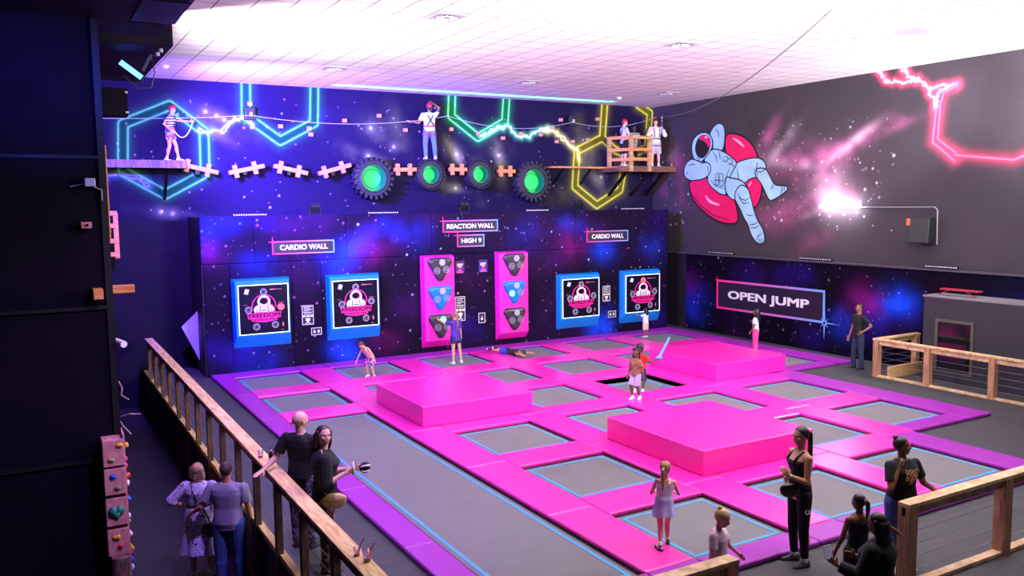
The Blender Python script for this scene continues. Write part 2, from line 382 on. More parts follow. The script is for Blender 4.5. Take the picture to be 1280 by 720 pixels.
# ---- right wall: grey plaster with nebula and the astronaut, padded galaxy panel below
def paint_right(U, V):
    n = vnoise(U, V, .7, 8); C = np.ones((len(U), 3))*L3((66,60,68)); C *= (.8+.4*n)[:, None]
    P = (205,105,165); W = (245,215,235); D = (150,55,105)
    for (y, z, ru, rv, an, c, a) in [(19.6,6.5,.9,.22,-.9,P,.5),(19.2,6.1,.9,.25,-.75,W,.45),(18.3,5.7,1.3,.22,.15,P,.55),(18.6,5.6,.7,.16,.1,W,.5),(17.2,5.9,1.2,.4,.0,P,.5),(16.5,6.05,.8,.14,-.55,W,.7),(16.2,6.2,1.4,.25,-.35,P,.5),(15.3,6.4,1.1,.16,-.3,P,.35),
        (17.6,5.3,.9,.5,.5,P,.45),(17.3,5.0,.5,.6,.8,W,.35),(18.6,5.2,.8,.5,0,D,.55),(19.3,5.6,.6,.4,0,D,.4),(18.2,4.35,1.3,.3,-.35,P,.4),(18.8,3.9,1.0,.45,-.3,D,.6),(17.6,4.2,.5,.12,-.4,W,.4),(19.6,4.1,.8,.4,0,D,.4),(16.9,4.7,.9,.5,0,P,.4),
        (24.0,6.0,.6,.35,.8,D,.8),(24.2,6.2,.22,.3,.6,W,.3),(24.1,4.8,.9,.35,.5,D,.7),(23.9,5.3,.4,.3,0,D,.4),(17.8,3.2,1.2,.3,-.3,D,.3),(20.6,7.0,.5,.15,-.8,(120,110,130),.25)]:
        blob(C, U, V, (y, z), ru, rv, an, c, a*.72, int(y*11+z*3))
    R_ = (235,60,105); K = (255,205,220)
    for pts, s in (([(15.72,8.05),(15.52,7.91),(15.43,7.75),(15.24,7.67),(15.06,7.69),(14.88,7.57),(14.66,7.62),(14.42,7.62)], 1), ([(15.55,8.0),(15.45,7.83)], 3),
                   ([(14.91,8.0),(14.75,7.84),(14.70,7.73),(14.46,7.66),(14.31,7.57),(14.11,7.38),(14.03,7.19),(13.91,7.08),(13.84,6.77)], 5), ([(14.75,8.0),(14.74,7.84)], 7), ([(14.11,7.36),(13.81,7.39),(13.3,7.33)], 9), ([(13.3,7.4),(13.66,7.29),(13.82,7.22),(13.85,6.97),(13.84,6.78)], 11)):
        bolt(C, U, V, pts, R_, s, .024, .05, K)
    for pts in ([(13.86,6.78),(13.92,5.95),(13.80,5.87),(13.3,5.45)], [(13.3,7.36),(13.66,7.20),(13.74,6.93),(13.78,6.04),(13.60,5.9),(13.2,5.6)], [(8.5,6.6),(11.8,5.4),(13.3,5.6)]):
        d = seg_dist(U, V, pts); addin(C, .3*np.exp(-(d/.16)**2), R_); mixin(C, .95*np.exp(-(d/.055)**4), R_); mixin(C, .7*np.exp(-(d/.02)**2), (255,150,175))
    stars(C, U, V, 150, (15, 20.3, 3.6, 6.8), 12, .012, .034, ((255,225,245),(255,255,255)))
    stars(C, U, V, 40, (23.3, 25, 3.6, 6.8), 13, .012, .034, ((255,225,245),(255,255,255)))
    return C
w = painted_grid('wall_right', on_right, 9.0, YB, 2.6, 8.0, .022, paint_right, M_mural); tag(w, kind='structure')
w = painted_grid('wall_right', on_right, -3, 9.0, 2.6, 8.0, .1, paint_right, M_mural); tag(w, kind='structure')
tag(MB().box(XR+.03, XR+.2, -3, YB, -1.2, 8.0).build('wall_right', M_black), kind='structure')

CC = {'b': ((20,50,190), .55), 'B': ((10,70,235), .95), 'm': ((150,20,140), .55), 'v': ((50,20,170), .55), 'p': ((80,20,110), .35)}
GAL = [(4.1,3.9,.28,'b'),(4.44,4.01,.29,'b'),(4.84,4.12,.29,'b'),(4.12,3.26,.34,'m'),(4.02,3.5,.28,'b'),(5.26,2.91,.3,'b'),(5.74,2.86,.3,'b'),(4.75,3.23,.35,'p'),(7.56,2.81,.36,'B'),(7.89,3.05,.33,'B'),(8.23,3.36,.27,'B'),(8.54,3.63,.27,'b'),(8.92,3.85,.28,'b'),(9.27,3.91,.28,'b'),(9.58,3.64,.25,'b'),(8.91,3.3,.42,'m'),(8.49,3.09,.34,'m'),(5.61,4.11,.24,'v'),(7.34,4.01,.52,'p'),(6.33,4.03,.5,'p'),(5.28,.37,.42,'B'),(4.87,.51,.35,'v'),(7.74,.42,.33,'B'),(8.0,.13,.34,'B'),(9.04,.43,.35,'m'),(4.0,.59,.4,'v'),(8.21,2.59,.4,'p'),(6.78,2.59,.51,'p'),
 (15.3,3.67,.28,'b'),(15.61,3.84,.28,'b'),(16.0,3.75,.29,'b'),(16.15,3.51,.25,'v'),(15.68,3.22,.43,'m'),(15.96,2.86,.32,'m'),(15.19,2.92,.42,'p'),(16.91,3.0,.37,'B'),(17.14,2.72,.3,'B'),(19.38,2.92,.49,'b'),(18.9,2.9,.32,'b'),(19.62,4.08,.41,'v'),(16.91,.54,.38,'B'),(16.76,.18,.37,'B'),(17.21,.08,.3,'B'),(15.04,2.45,.42,'p'),(14.78,3.46,.41,'p'),(19.4,.41,.41,'v'),(15.74,.21,.43,'p'),(16.76,3.58,.44,'p'),
 (10.21,3.56,.41,'b'),(10.29,4.0,.42,'p'),(11.63,3.97,.59,'p'),(12.73,3.49,.53,'p'),(13.96,3.52,.48,'b'),(14.29,3.92,.48,'p'),(11.71,.62,.44,'v'),(11.81,2.2,.44,'p'),(14.27,2.55,.57,'p'),(14.58,.87,.66,'p'),(9.88,1.42,.48,'p')]
GALR = [(23.06,1.61,.33,'m'),(22.78,1.32,.43,'v'),(22.61,.81,.48,'b'),(23.05,.69,.44,'b'),(18.6,2.01,.42,'v'),(17.94,2.19,.32,'v'),(20.3,1.96,.46,'v'),(19.92,1.57,.54,'p'),(15.81,1.73,.38,'m'),(16.09,1.46,.35,'m'),(15.53,1.52,.34,'m'),(15.93,.99,.35,'v'),(16.35,.75,.36,'b'),(16.58,.91,.29,'B'),(14.73,1.77,.35,'B'),(15.05,1.5,.36,'B'),(14.47,1.68,.31,'B'),(15.38,1.23,.3,'v'),(14.33,1.29,.31,'v'),(15.57,.79,.31,'b'),(15.1,1.08,.26,'v'),(17.57,.47,.47,'v'),(20.64,.08,.57,'p'),(14.69,.72,.32,'p'),(11.5,1.4,.6,'b'),(9.8,.9,.5,'m')]
def galaxy(lst, base, seed, nst, box):
    def fn(U, V):
        C = np.ones((len(U), 3))*L3(base); n = vnoise(U, V, .8, seed); C *= (.6+.8*n)[:, None]
        for i, (x, z, r, c) in enumerate(lst):
            col, am = CC[c]; blob(C, U, V, (x, z), r*1.25, r*1.1, 0, col, am*(.62 if c in 'BpbV' else .5), seed+i, .75)
        stars(C, U, V, nst, box, seed, .009, .027, ((255,255,255),(190,190,255),(235,130,235),(200,90,220)))
        return C
    return fn
gal_back = galaxy(GAL, (21,9,36), 21, 520, (4, 19.9, 0, 4.2))
gal_right = galaxy(GALR, (14,8,24), 31, 230, (13.5, 24.5, 0, 2.6))
M_vinyl = paint_mat('printed_vinyl', .5, .06)

pw = thing('padded_wall', (11.95, YP, 0), 'long padded wall printed with a purple and blue galaxy behind the trampolines', 'padded wall')
def pillow(u0, u1, v0, v1):
    def fn(U, V):
        e = np.minimum(np.minimum(U-u0, u1-U), np.minimum(V-v0, v1-V)); return -.018*np.exp(-(e/.014)**2)
    return fn
us = [3.98, 5.37, 7.98, 10.65, 13.23, 15.88, 18.23, 19.85]
for a, b in zip(us[:-1], us[1:]):
    painted_grid('wall_pad', on_pads, a, b, 2.94, 4.22, .021, gal_back, M_vinyl, pillow(a, b, 2.94, 4.22), pw)
us = [4.0, 4.68, 6.36, 7.2, 9.0, 10.2, 12.1, 13.95, 15.0, 16.9, 17.62, 19.85]
for a, b in zip(us[:-1], us[1:]):
    painted_grid('wall_pad', on_pads, a, b, -.08, 2.94, .021, gal_back, M_vinyl, pillow(a, b, -.08, 2.94), pw)
MB().box(3.98, 19.85, YP+.025, YB-.001, -.08, 4.2).build('core', mat('core_black', (26,20,38), .6), pw)

pr = thing('padded_wall', (XR-.06, 18, 0), 'low padded galaxy panel along the grey wall at the right, under the floating astronaut', 'padded wall')
painted_grid('wall_pad', lambda u, v, n: (XR-.08-n, u, v), 9.0, YB-2, -.08, 2.62, .022, gal_right, M_vinyl, None, pr)
MB().box(XR-.078, XR-.001, 5, YB-.001, -.08, 2.62).build('core', MATS['core_black'], pr)
MB().beam((XR-.1, 5, 2.64), (XR-.1, YB-.1, 2.64), .12, .05).build('top_ledge', mat('ledge', (70,66,78), .5), pr)

# ---- left wall, dark tower and hanging black box beams
tag(MB().box(-5.2, -5, -3, YB, -1.2, 8.0).build('wall_left', M_black), kind='structure')
tower = MB()
tower.box(-5, 1.05, 13.8, 15.2, -1.05, 7.3)
M_tower = mat('tower_black', (17,12,26), .8, spec=.06, noise=.2, nscale=2, bump=.3, bscale=5)
tag(tower.build('wall_left', M_tower, bevel=.01), kind='structure')
t = MB()
for z in (.72, 3.0, 5.2): t.box(-4.9, 1.065, 13.765, 13.8, z, z+.05)
t.box(.98, 1.075, 13.77, 13.8, -1.05, 7.2)
tag(t.build('trim_1', M_blackmatte), kind='structure')
# ================================================================ TRAMPOLINE COURT
M_pink = mat('magenta_vinyl', (255,38,180), .34, spec=.6, noise=.03, nscale=2, bump=.12, bscale=9, coat=.6)
M_purple = mat('purple_vinyl', (158,40,170), .4, spec=.5, noise=.05, nscale=2, bump=.12, bscale=9)
M_block = mat('magenta_foam_block_vinyl', (255,32,180), .32, spec=.6, bump=.04, bscale=6, coat=.7)
M_mat = mat('grey_jump_mat', (114,110,114), .8, noise=.05, nscale=3, bump=.15, bscale=120)
M_line = mat('light_blue_webbing', (70,160,240), .6)
M_skirt = mat('black_spring_gap', (10,10,12), .8)
ORD = ['first', 'second', 'third', 'fourth', 'fifth', 'sixth', 'seventh']
colx = [4.53+2.58*c for c in range(6)]; W_ = 1.78
rowt = [9.62+2.61*r for r in range(6)]; D_ = 1.80
def has(c, r):
    if c < 0 or c > 5 or r < 0 or r > 5: return False
    return (True, True, True, True, r >= 1, r >= 3)[c]
def hb(c, r):
    if c == 4 and r == 1: return 10.6
    if c == 5 and r == 3: return 16.02
    return rowt[r]-D_
def rowname(r):
    return {5: 'in the row along the galaxy wall', 4: 'in the second row from the galaxy wall', 3: 'in the third row from the galaxy wall', 2: 'in the fourth row from the galaxy wall', 1: 'in the second row from the front', 0: 'in the front row by the spectators'}[r]
def trampoline(x0, x1, y0, y1, label, sag=None):
    t = thing('trampoline', ((x0+x1)/2, (y0+y1)/2, -.06), label, 'trampoline', 'trampolines set in the padded court')
    zz = -.065
    g = MB(); nx, ny = 24, max(24, int((y1-y0)/.1))
    ex = .055
    def z(x, y):
        if not sag: return zz
        fx = max(0, 1-((x-sag[0])/((x1-x0)/2))**2); fy = max(0, 1-((y-sag[1])/((y1-y0)/2))**2)
        return zz - sag[2]*min(1., (fx*fy)**.5) - .03
    X0, X1, Y0, Y1 = x0+ex, x1-ex, y0+ex, y1-ex
    vs = [(X0+(X1-X0)*i/nx, Y0+(Y1-Y0)*j/ny) for j in range(ny+1) for i in range(nx+1)]
    fs = [(j*(nx+1)+i, j*(nx+1)+i+1, (j+1)*(nx+1)+i+1, (j+1)*(nx+1)+i) for j in range(ny) for i in range(nx)]
    g.add([(a, b, z(a, b)) for a, b in vs], fs); m_ = g.build('jump_mat', M_mat, t, smooth=True)
    s = MB()
    for a, b, c, d in ((x0+.003, x0+ex+.02, y0+.003, y1-.003), (x1-ex-.02, x1-.003, y0+.003, y1-.003), (x0, x1, y0-.1, y0+ex+.02), (x0, x1, y1-ex-.02, y1+.1)):
        s.box(a, b, c, d, zz-.02, zz-.006-(.2 if sag else 0)*0)
    if not sag: s.build('spring_skirt', M_skirt, t)
    l = MB(); i0, w = .12, .05
    def strip(a, b, c, d, n, alongy):
        for k in range(n):
            if alongy: p = [(a, c+(d-c)*k/n), (b, c+(d-c)*k/n), (b, c+(d-c)*(k+1)/n), (a, c+(d-c)*(k+1)/n)]
            else: p = [(a+(b-a)*k/n, c), (a+(b-a)*(k+1)/n, c), (a+(b-a)*(k+1)/n, d), (a+(b-a)*k/n, d)]
            l.add([(u, v, z(u, v)+.005) for u, v in p], [(0,1,2,3)])
    strip(x0+i0, x0+i0+w, y0+i0, y1-i0, 20, True); strip(x1-i0-w, x1-i0, y0+i0, y1-i0, 20, True)
    strip(x0+i0+w, x1-i0-w, y0+i0, y0+i0+w, 20, False); strip(x0+i0+w, x1-i0-w, y1-i0-w, y1-i0, 20, False)
    l.build('border_line', M_line, t)
for r in range(6):
    for c in range(6):
        if not has(c, r) or (c == 0 and r < 4): continue
        first = 0 if r > 3 else 1
        pos = c-first+1
        trampoline(colx[c], colx[c]+W_, hb(c, r), rowt[r], 'grey blue-bordered trampoline, %s from left %s' % (ORD[pos-1], rowname(r)), (colx[c]+.9, rowt[r]-.8, .16) if (c, r) == (3, 3) else None)
trampoline(colx[0], colx[0]+W_, rowt[0]-D_, rowt[3], 'very long grey trampoline track running beside the purple edge pads at the left')

pads = {}
def pad(x0, x1, y0, y1, pink, label):
    col = 'magenta' if pink else 'purple'
    b = MB().box(x0+.004, x1-.004, y0+.004, y1-.004, DZ+.002, 0).build('safety_pad', M_pink if pink else M_purple, None, bevel=.028, seg=3)
    tag(b, col+' '+label, 'safety pad', 'vinyl pads between the trampolines')
ed = 7.36
# strips running away from the front, between neighbouring columns
for c in range(-1, 6):
    for r in range(6):
        a, b = has(c, r) or (c == 0), has(c+1, r) or (c+1 == 0)
        if not (a or b): continue
        if c == -1: x0, x1 = 4.07, colx[0]
        elif not b: x0, x1 = colx[c]+W_, colx[c]+W_+(.82 if c == 4 else .72)
        elif not a: continue
        else: x0, x1 = colx[c]+W_, colx[c+1]
        y1 = 22.67 if r == 5 else rowt[r]+.405
        y0 = ed if r == 0 else rowt[r-1]+.405
        if c == 3 and r == 1: y0 = 10.14
        if c == 3 and r == 0: y1 = 10.14
        if c == 4 and r == 3: y0 = 15.57
        if c == 4 and r == 2: y1 = 15.57
        if c == 4 and r == 1: y0 = 10.14
        if c == 5 and r == 3: y0 = 15.57
        pink = a and b and c >= 0
        if c == -1: lab = 'edge pad at the left of the court, %s back from the front' % ORD[r]
        elif pink: lab = 'pad between %s and %s columns of the court, %s back from the front' % (ORD[c], ORD[c+1], ORD[r])
        else: lab = 'edge pad right of the %s column, %s' % (ORD[c], rowname(r))
        pad(x0, x1, y0 + (0 if not (pink and r == 0) else .46), y1, pink, lab)
        if pink and r == 0: pad(x0, x1, ed, ed+.46, False, 'edge pad at the front between the %s and %s columns' % (ORD[c], ORD[c+1]))
# cross pads
for c in range(6):
    for r in range(-1, 6):
        if c == 0 and r in (0, 1, 2): continue
        lo, hi = has(c, r) or (c == 0 and 0 <= r < 4), has(c, r+1) or (c == 0 and 0 <= r+1 < 4)
        if not (lo or hi): continue
        if lo and hi: y0, y1 = rowt[r], rowt[r+1]-D_
        elif lo: y0, y1 = 22.67, 23.37
        else: y1 = hb(c, r+1); y0 = y1-.46
        if lo and hi: lab = 'cross pad in the %s column between %s and %s rows from the front' % (ORD[c], ORD[r], ORD[r+1])
        elif lo: lab = 'edge pad under the galaxy wall at the %s column from the left' % ORD[c]
        else: lab = 'edge pad on the near side of the %s column from the left' % ORD[c]
        pad(colx[c], colx[c]+W_, y0, y1, lo and hi, lab)
for c in range(-1, 6):
    x0 = 4.07 if c == -1 else colx[c]+W_; x1 = colx[c+1] if c < 5 else colx[5]+W_+.72
    pad(x0, x1, 22.67, 23.37, False, 'short edge pad under the galaxy wall, %s from the left' % ORD[c+1])
MB().box(4.05, 4.12, 7.3, 23.3, -.9, DZ)
for x0, y0, w, d, lab in [(6.72, 15.4, 2.6, 2.6, 'big magenta foam block nearest the long track, a boy stands behind it'), (9.39, 10.15, 2.6, 2.65, 'big magenta foam block in the foreground behind the girl in the white dress'), (14.78, 15.55, 2.46, 2.62, 'big magenta foam block far right near the OPEN JUMP sign')]:
    o = MB().box(x0, x0+w, y0, y0+d, .003, .43).build('foam_block', M_block, None, bevel=.02, seg=3); tag(o, lab, 'foam block', 'raised magenta jumping blocks')

# ================================================================ PADDED WALL FITTINGS
M_blue = mat('blue_foam_vinyl', (0,128,222), .45, bump=.05, bscale=8)
M_white = mat('white_print', (235,232,240), .6)
M_led = mat('cool_led', (255,255,255), emit=(205,235,255), estr=1.5)
M_pinkprint = mat('pink_print', (250,20,150), .5)
M_screen = mat('dark_galaxy_panel', (15,9,34), .35, spec=.15, noise=.5, nscale=3)
M_ring = mat('grey_ring', (170,165,180), .5)
M_hot = mat('lit_red_target', (255,90,110), emit=(255,110,110), estr=.7)
M_greenlit = mat('lit_green_target', (150,255,180), emit=(120,255,170), estr=.6)
M_whitelit = mat('pale_round_target', (172,168,178), .35)
def fr_front(x0, x1, z0, z1, dep, ins, botin):
    """front face rectangle of a padded frame whose lower edge slopes back"""
    return (x0+ins, x1-ins, z0+botin, z1-ins*.6, dep)
def ring_pts(u, v, r, n=24, a0=0, a1=2*PI): return [(u+r*math.cos(a0+(a1-a0)*i/n), v+r*math.sin(a0+(a1-a0)*i/n)) for i in range(n)]
def annulus(mb, fn, u, v, r0, r1, n0, n1, n=24, a0=0, a1=2*PI):
    full = abs(a1-a0-2*PI) < 1e-6; m = n if full else n+1
    vs = []
    for k in range(m):
        a = a0+(a1-a0)*k/n
        for r, q in ((r0, n0), (r1, n0), (r1, n1), (r0, n1)): vs.append(fn(u+r*math.cos(a), v+r*math.sin(a), q))
    fs = []
    for k in range(n):
        j = (k+1) % m
        for e in range(4): fs.append((k*4+e, k*4+(e+1) % 4, j*4+(e+1) % 4, j*4+e))
    mb.add(vs, fs)
def frame_rect(mb, fn, u0, u1, v0, v1, w, n0, n1):
    for a, b, c, d in ((u0, u1, v0, v0+w), (u0, u1, v1-w, v1), (u0, u0+w, v0+w, v1-w), (u1-w, u1, v0+w, v1-w)):
        mb.prism([(a, c), (b, c), (b, d), (a, d)], fn, n0, n1)
def cardio(x0, x1, z0, z1, label, lit):
    t = thing('cardio_panel', ((x0+x1)/2, YP, z0), label, 'game panel', 'cardio game panels on the galaxy wall')
    dep, ins, bi = .20, .10, .34
    A = [(x0, z0), (x1, z0), (x1, z1), (x0, z1)]; fx0, fx1, fz0, fz1 = x0+.06, x1-.06, z0+bi, z1-.06
    F = [(fx0, fz0), (fx1, fz0), (fx1, fz1), (fx0, fz1)]
    mb = MB(); mb.add([on_pads(u, v, 0) for u, v in A]+[on_pads(u, v, dep) for u, v in F], [(0,1,2,3),(4,5,6,7),(0,1,5,4),(1,2,6,5),(2,3,7,6),(3,0,4,7)])
    mb.build('blue_frame', M_blue, t, bevel=.02)
    s0, s1, q0, q1 = fx0+.10, fx1-.06, fz0+.06, fz1-.13
    l = MB(); frame_rect(l, on_pads, s0-.03, s1+.03, q0-.022, q1+.022, .024, dep, dep+.012); l.build('light_strip', M_led, t)
    p = MB().prism([(s0, q0), (s1, q0), (s1, q1), (s0, q1)], on_pads, dep-.01, dep+.02).build('screen', M_screen, t)
    w, h = s1-s0, q1-q0; U = lambda a: s0+a*w; V = lambda b: q0+b*h; n0, n1 = dep+.02, dep+.025
    # round targets
    for i, (a, b) in enumerate([(.5,.86),(.18,.5),(.85,.53),(.33,.14),(.72,.16)]):
        g = MB(); c = MB()
        annulus(g, on_pads, U(a), V(b), .055*w, .072*w, n0, n1+.006); annulus(g, on_pads, U(a), V(b), .028*w, .036*w, n0, n1+.006)
        g.build('round_target', M_hot if lit == i else M_ring, t)
        if lit == i: c.prism(ring_pts(U(a), V(b), .05*w), on_pads, n0, n1); c.build('lit_centre', M_hot, t)
    # round emblem with the spaceman bust
    e = MB(); annulus(e, on_pads, U(.5), V(.56), .235*w, .255*w, n0, n1, 28, -.15, PI+.15)
    bl = [(.16,.31),(.16,.40),(.14,.40),(.14,.43),(.86,.43),(.86,.40),(.84,.40),(.84,.31),(.77,.31),(.76,.26),(.62,.235),(.5,.225),(.38,.235),(.24,.26),(.23,.31)]
    e.prism([(U(a), V(b)) for a, b in bl], on_pads, n0, n1)
    e.prism([(U(.66), V(.43)), (U(.62), V(.62)), (U(.7), V(.56)), (U(.74), V(.43))], on_pads, n0, n1)
    e.build('emblem', M_pinkprint, t)
    s = MB()
    for pts in ([(.30,.44),(.28,.5),(.32,.57),(.42,.6),(.5,.56),(.58,.6),(.66,.57),(.72,.5),(.68,.44)],
                [(.37,.6),(.365,.68),(.4,.75),(.46,.79),(.54,.79),(.6,.75),(.635,.68),(.63,.6),(.5,.56)]):
        s.prism([(U(a), V(b)) for a, b in pts], on_pads, n0, n1+.004)
    s.build('spaceman', M_white, t)
    v_ = MB(); v_.prism([(U(a), V(b)) for a, b in [(.42,.63),(.41,.69),(.46,.74),(.54,.74),(.59,.69),(.58,.63),(.5,.6)]], on_pads, n1, n1+.008); v_.build('visor', M_screen, t)
    c_ = MB(); annulus(c_, on_pads, U(.515), V(.675), .055*w, .075*w, n1+.008, n1+.011, 14, -1.2, 1.7); c_.build('visor_reflection', M_pinkprint, t)
    c_ = MB()
    for pts in ([(.40,.44),(.415,.44),(.43,.57),(.415,.57)], [(.585,.44),(.60,.44),(.585,.57),(.57,.57)], [(.44,.47),(.56,.47),(.56,.485),(.44,.485)], [(.46,.52),(.54,.52),(.54,.53),(.46,.53)], [(.34,.44),(.35,.44),(.36,.52),(.35,.52)], [(.65,.44),(.66,.44),(.65,.52),(.64,.52)]): c_.prism([(U(a), V(b)) for a, b in pts], on_pads, n1+.004, n1+.008)
    c_.build('suit_lines', M_screen, t)
    for txt, a0, a1, b0, b1, m in (('FREEDOM', .18, .82, .335, .415, M_screen), ('ADVENTURE PARK', .27, .73, .262, .305, M_screen)):
        vs, fs = letters(txt, on_pads, U(a0), U(a1), V(b0), V(b1), n1, n1+.005, .05 if len(txt) < 8 else .02); MB().add(vs, fs).build('lettering', m, t)
    g = MB(); g.prism([(U(.1),V(.84)),(U(.18),V(.82)),(U(.21),V(.92)),(U(.13),V(.94))], on_pads, n0, n1); g.build('small_logo', M_white, t)
    g = MB(); 
    for a, b, c_, d in ((.63,.73,.895,.915),(.73,.88,.9,.91),(.87,.9,.12,.2),(.84,.89,.04,.05),(.08,.16,.6,.606),(.8,.93,.62,.626)): g.prism([(U(a),V(c_)),(U(b),V(c_)),(U(b),V(d)),(U(a),V(d))], on_pads, n0, n1)
    g.build('small_print', mat('salmon_print', (220,120,130), .6), t)
cardio(4.70, 6.28, .64, 2.54, 'leftmost blue framed cardio game panel with FREEDOM logo and one red lit target', 2)
cardio(7.30, 8.90, .62, 2.52, 'second blue framed cardio game panel from the left, above the bending boy', -1)
cardio(15.08, 16.78, .30, 2.14, 'third blue framed cardio game panel, left of the right pair', -1)
cardio(17.68, 19.40, .28, 2.14, 'rightmost blue framed cardio game panel, the small girl in white stands before it', 0)

M_dg = mat('dark_grey_pod', (52,48,58), .35); M_bluepod = mat('blue_pod', (10,120,215), .35)
def reaction(x0, x1, z0, z1, label, lits):
    t = thing('reaction_column', ((x0+x1)/2, YP, z0), label, 'game panel', 'magenta reaction columns')
    dep = .22; h3 = (z1-z0-.22)/3
    for k in range(3):
        a = z0+.22+k*h3 if k else z0; b = z0+.22+(k+1)*h3
        fa = z0+.22 if k == 0 else a
        mb = MB(); A = [(x0, a), (x1, a), (x1, b), (x0, b)]; F = [(x0+.05, fa), (x1-.03, fa), (x1-.03, b if k < 2 else b-.05), (x0+.05, b if k < 2 else b-.05)]
        mb.add([on_pads(u, v, 0) for u, v in A]+[on_pads(u, v, dep) for u, v in F], [(0,1,2,3),(4,5,6,7),(0,1,5,4),(1,2,6,5),(2,3,7,6),(3,0,4,7)])
        mb.build('magenta_pad', M_block, t, bevel=.012)
        cu, cv = (x0+x1)/2+.01, (fa+b)/2+.02
        # rounded triangle pod, widest at the top
        cor = [(cu-.27, cv+.22), (cu+.27, cv+.22), (cu, cv-.25)]; rr = .13; pts = []
        for (cx, cz), a0 in zip(cor, (90, -30, 210)):
            for i in range(9):
                ang = math.radians(a0 + 120 - i*15 - (0)) ; pts.append((cx+rr*math.cos(ang), cz+rr*math.sin(ang)))
        cen = (cu, cv+.04)
        pts.sort(key=lambda p: -math.atan2(p[1]-cen[1], p[0]-cen[0]))
        rings = []
        for q, sc_ in ((0, 1.0), (.06, .97), (.10, .88), (.115, .7)): rings.append([Vector(on_pads(cen[0]+(u-cen[0])*sc_, cen[1]+(v-cen[1])*sc_, dep+q)) for u, v in pts])
        pod = MB().loft(rings).build('pod', M_bluepod if k == 1 else M_dg, t, smooth=False, bevel=.01)
        for i, (du, dv) in enumerate([(.04,.2),(-.14,-.04),(.17,-.02)]):
            lit = (k, i) in lits
            g = MB(); fn = on_pads; q = dep+.112
            if i == 0 or lit: g.prism(ring_pts(cu+du, cv+dv, .085), fn, q-.01, q+.012)
            annulus(g, fn, cu+du, cv+dv, .085, .10, q-.01, q+.015)
            if i and not lit: annulus(g, fn, cu+du, cv+dv, .03, .045, q-.01, q+.015)
            g.build('target', M_greenlit if lit else (M_whitelit if i == 0 else M_ring), pod)
reaction(10.23, 11.30, .14, 2.95, 'left magenta column of three pods, the girl in purple reaches for its lowest pod', {(0,0)})
reaction(12.79, 13.92, .16, 2.97, 'right magenta column of three triangular pods on the galaxy wall', {(1,1)})

# printed signs: gradient outline and white capitals
def grad_mat(name, axis, a, b, c0=(250,20,130), c1=(110,170,250)):
    m = bpy.data.materials.new(name); m.use_nodes = True; nt = m.node_tree; bs = nt.nodes['Principled BSDF']
    tc = nt.nodes.new('ShaderNodeTexCoord'); sp = nt.nodes.new('ShaderNodeSeparateXYZ'); mr = nt.nodes.new('ShaderNodeMapRange')
    mr.inputs['From Min'].default_value = a; mr.inputs['From Max'].default_value = b
    cr = nt.nodes.new('ShaderNodeValToRGB'); cr.color_ramp.elements[0].color = (*lin(c0),1); cr.color_ramp.elements[1].color = (*lin(c1),1)
    e = cr.color_ramp.elements.new(.55); e.color = (*lin((200,110,200)),1)
    nt.links.new(tc.outputs['Object'], sp.inputs[0]); nt.links.new(sp.outputs[axis], mr.inputs['Value']); nt.links.new(mr.outputs[0], cr.inputs[0]); nt.links.new(cr.outputs[0], bs.inputs['Base Color'])
    bs.inputs['Roughness'].default_value = .5; return m
M_signbg = mat('sign_dark', (26,12,42), .5)
def sign(fn, u0, u1, v0, v1, text, tu0, tu1, tv0, tv1, label, axis, w=.035, fl=None, star=None):
    t = thing('wall_sign', fn((u0+u1)/2, v0, 0), label, 'sign')
    g = MB(); g.prism([(u0, v0), (u1, v0), (u1, v1), (u0, v1)], fn, .003, .008); g.build('background', M_signbg, t)
    g = MB(); a, b = min(u0, u1), max(u0, u1); frame_rect(g, fn, a, b, v0, v1, w, .008, .014)
    # flares crossing the corner
    s = 1 if u1 > u0 else -1
    g.prism([(u0-s*.12, v1-.02), (u0, v1-.035), (u0+s*.12, v1-.02), (u0, v1-.005)], fn, .008, .013); g.prism([(u0+s*.02, v1+.14), (u0+s*.035, v1), (u0+s*.02, v1-.14), (u0+s*.005, v1)], fn, .008, .013)
    if star:
        for k in range(8):
            an = PI*k/4; L = (.9 if k % 2 == 0 else .35)*star; c, q = (u1, v0+.02)
            if k == 2: L *= 1.3
            p = [(c+.03*math.cos(an+PI/2), q+.03*math.sin(an+PI/2)), (c+L*math.cos(an)*-s, q+L*math.sin(an)), (c-.03*math.cos(an+PI/2), q-.03*math.sin(an+PI/2))]
            g.prism(p, fn, .010, .016)
    g.build('outline', grad_mat('sign_outline', axis, u0, u1), t)
    vs, fs = letters(text, fn, tu0, tu1, tv0, tv1, .008, .016, .07); MB().add(vs, fs).build('lettering', M_white, t)
sign(on_pads, 5.84, 7.60, 3.15, 3.52, 'CARDIO WALL', 6.06, 7.40, 3.27, 3.41, 'outlined CARDIO WALL sign on the left half of the galaxy wall', 0)
sign(on_pads, 11.00, 12.92, 3.62, 3.99, 'REACTION WALL', 11.15, 12.77, 3.735, 3.87, 'outlined REACTION WALL sign above the HIGH 9 sign', 0)
sign(on_pads, 11.48, 12.43, 3.16, 3.54, 'HIGH 9', 11.64, 12.32, 3.285, 3.42, 'small outlined HIGH 9 sign between the magenta columns', 0)
sign(on_pads, 16.32, 18.06, 3.15, 3.53, 'CARDIO WALL', 16.54, 17.86, 3.27, 3.41, 'outlined CARDIO WALL sign on the right half of the galaxy wall', 0)
fn_r = lambda u, v, n: (XR-.08-n, u, v)
sign(fn_r, 21.72, 17.14, .80, 1.80, 'OPEN JUMP', 21.15, 17.75, 1.11, 1.45, 'large OPEN JUMP sign with pink to blue outline on the low right wall', 1, .07, star=.55)
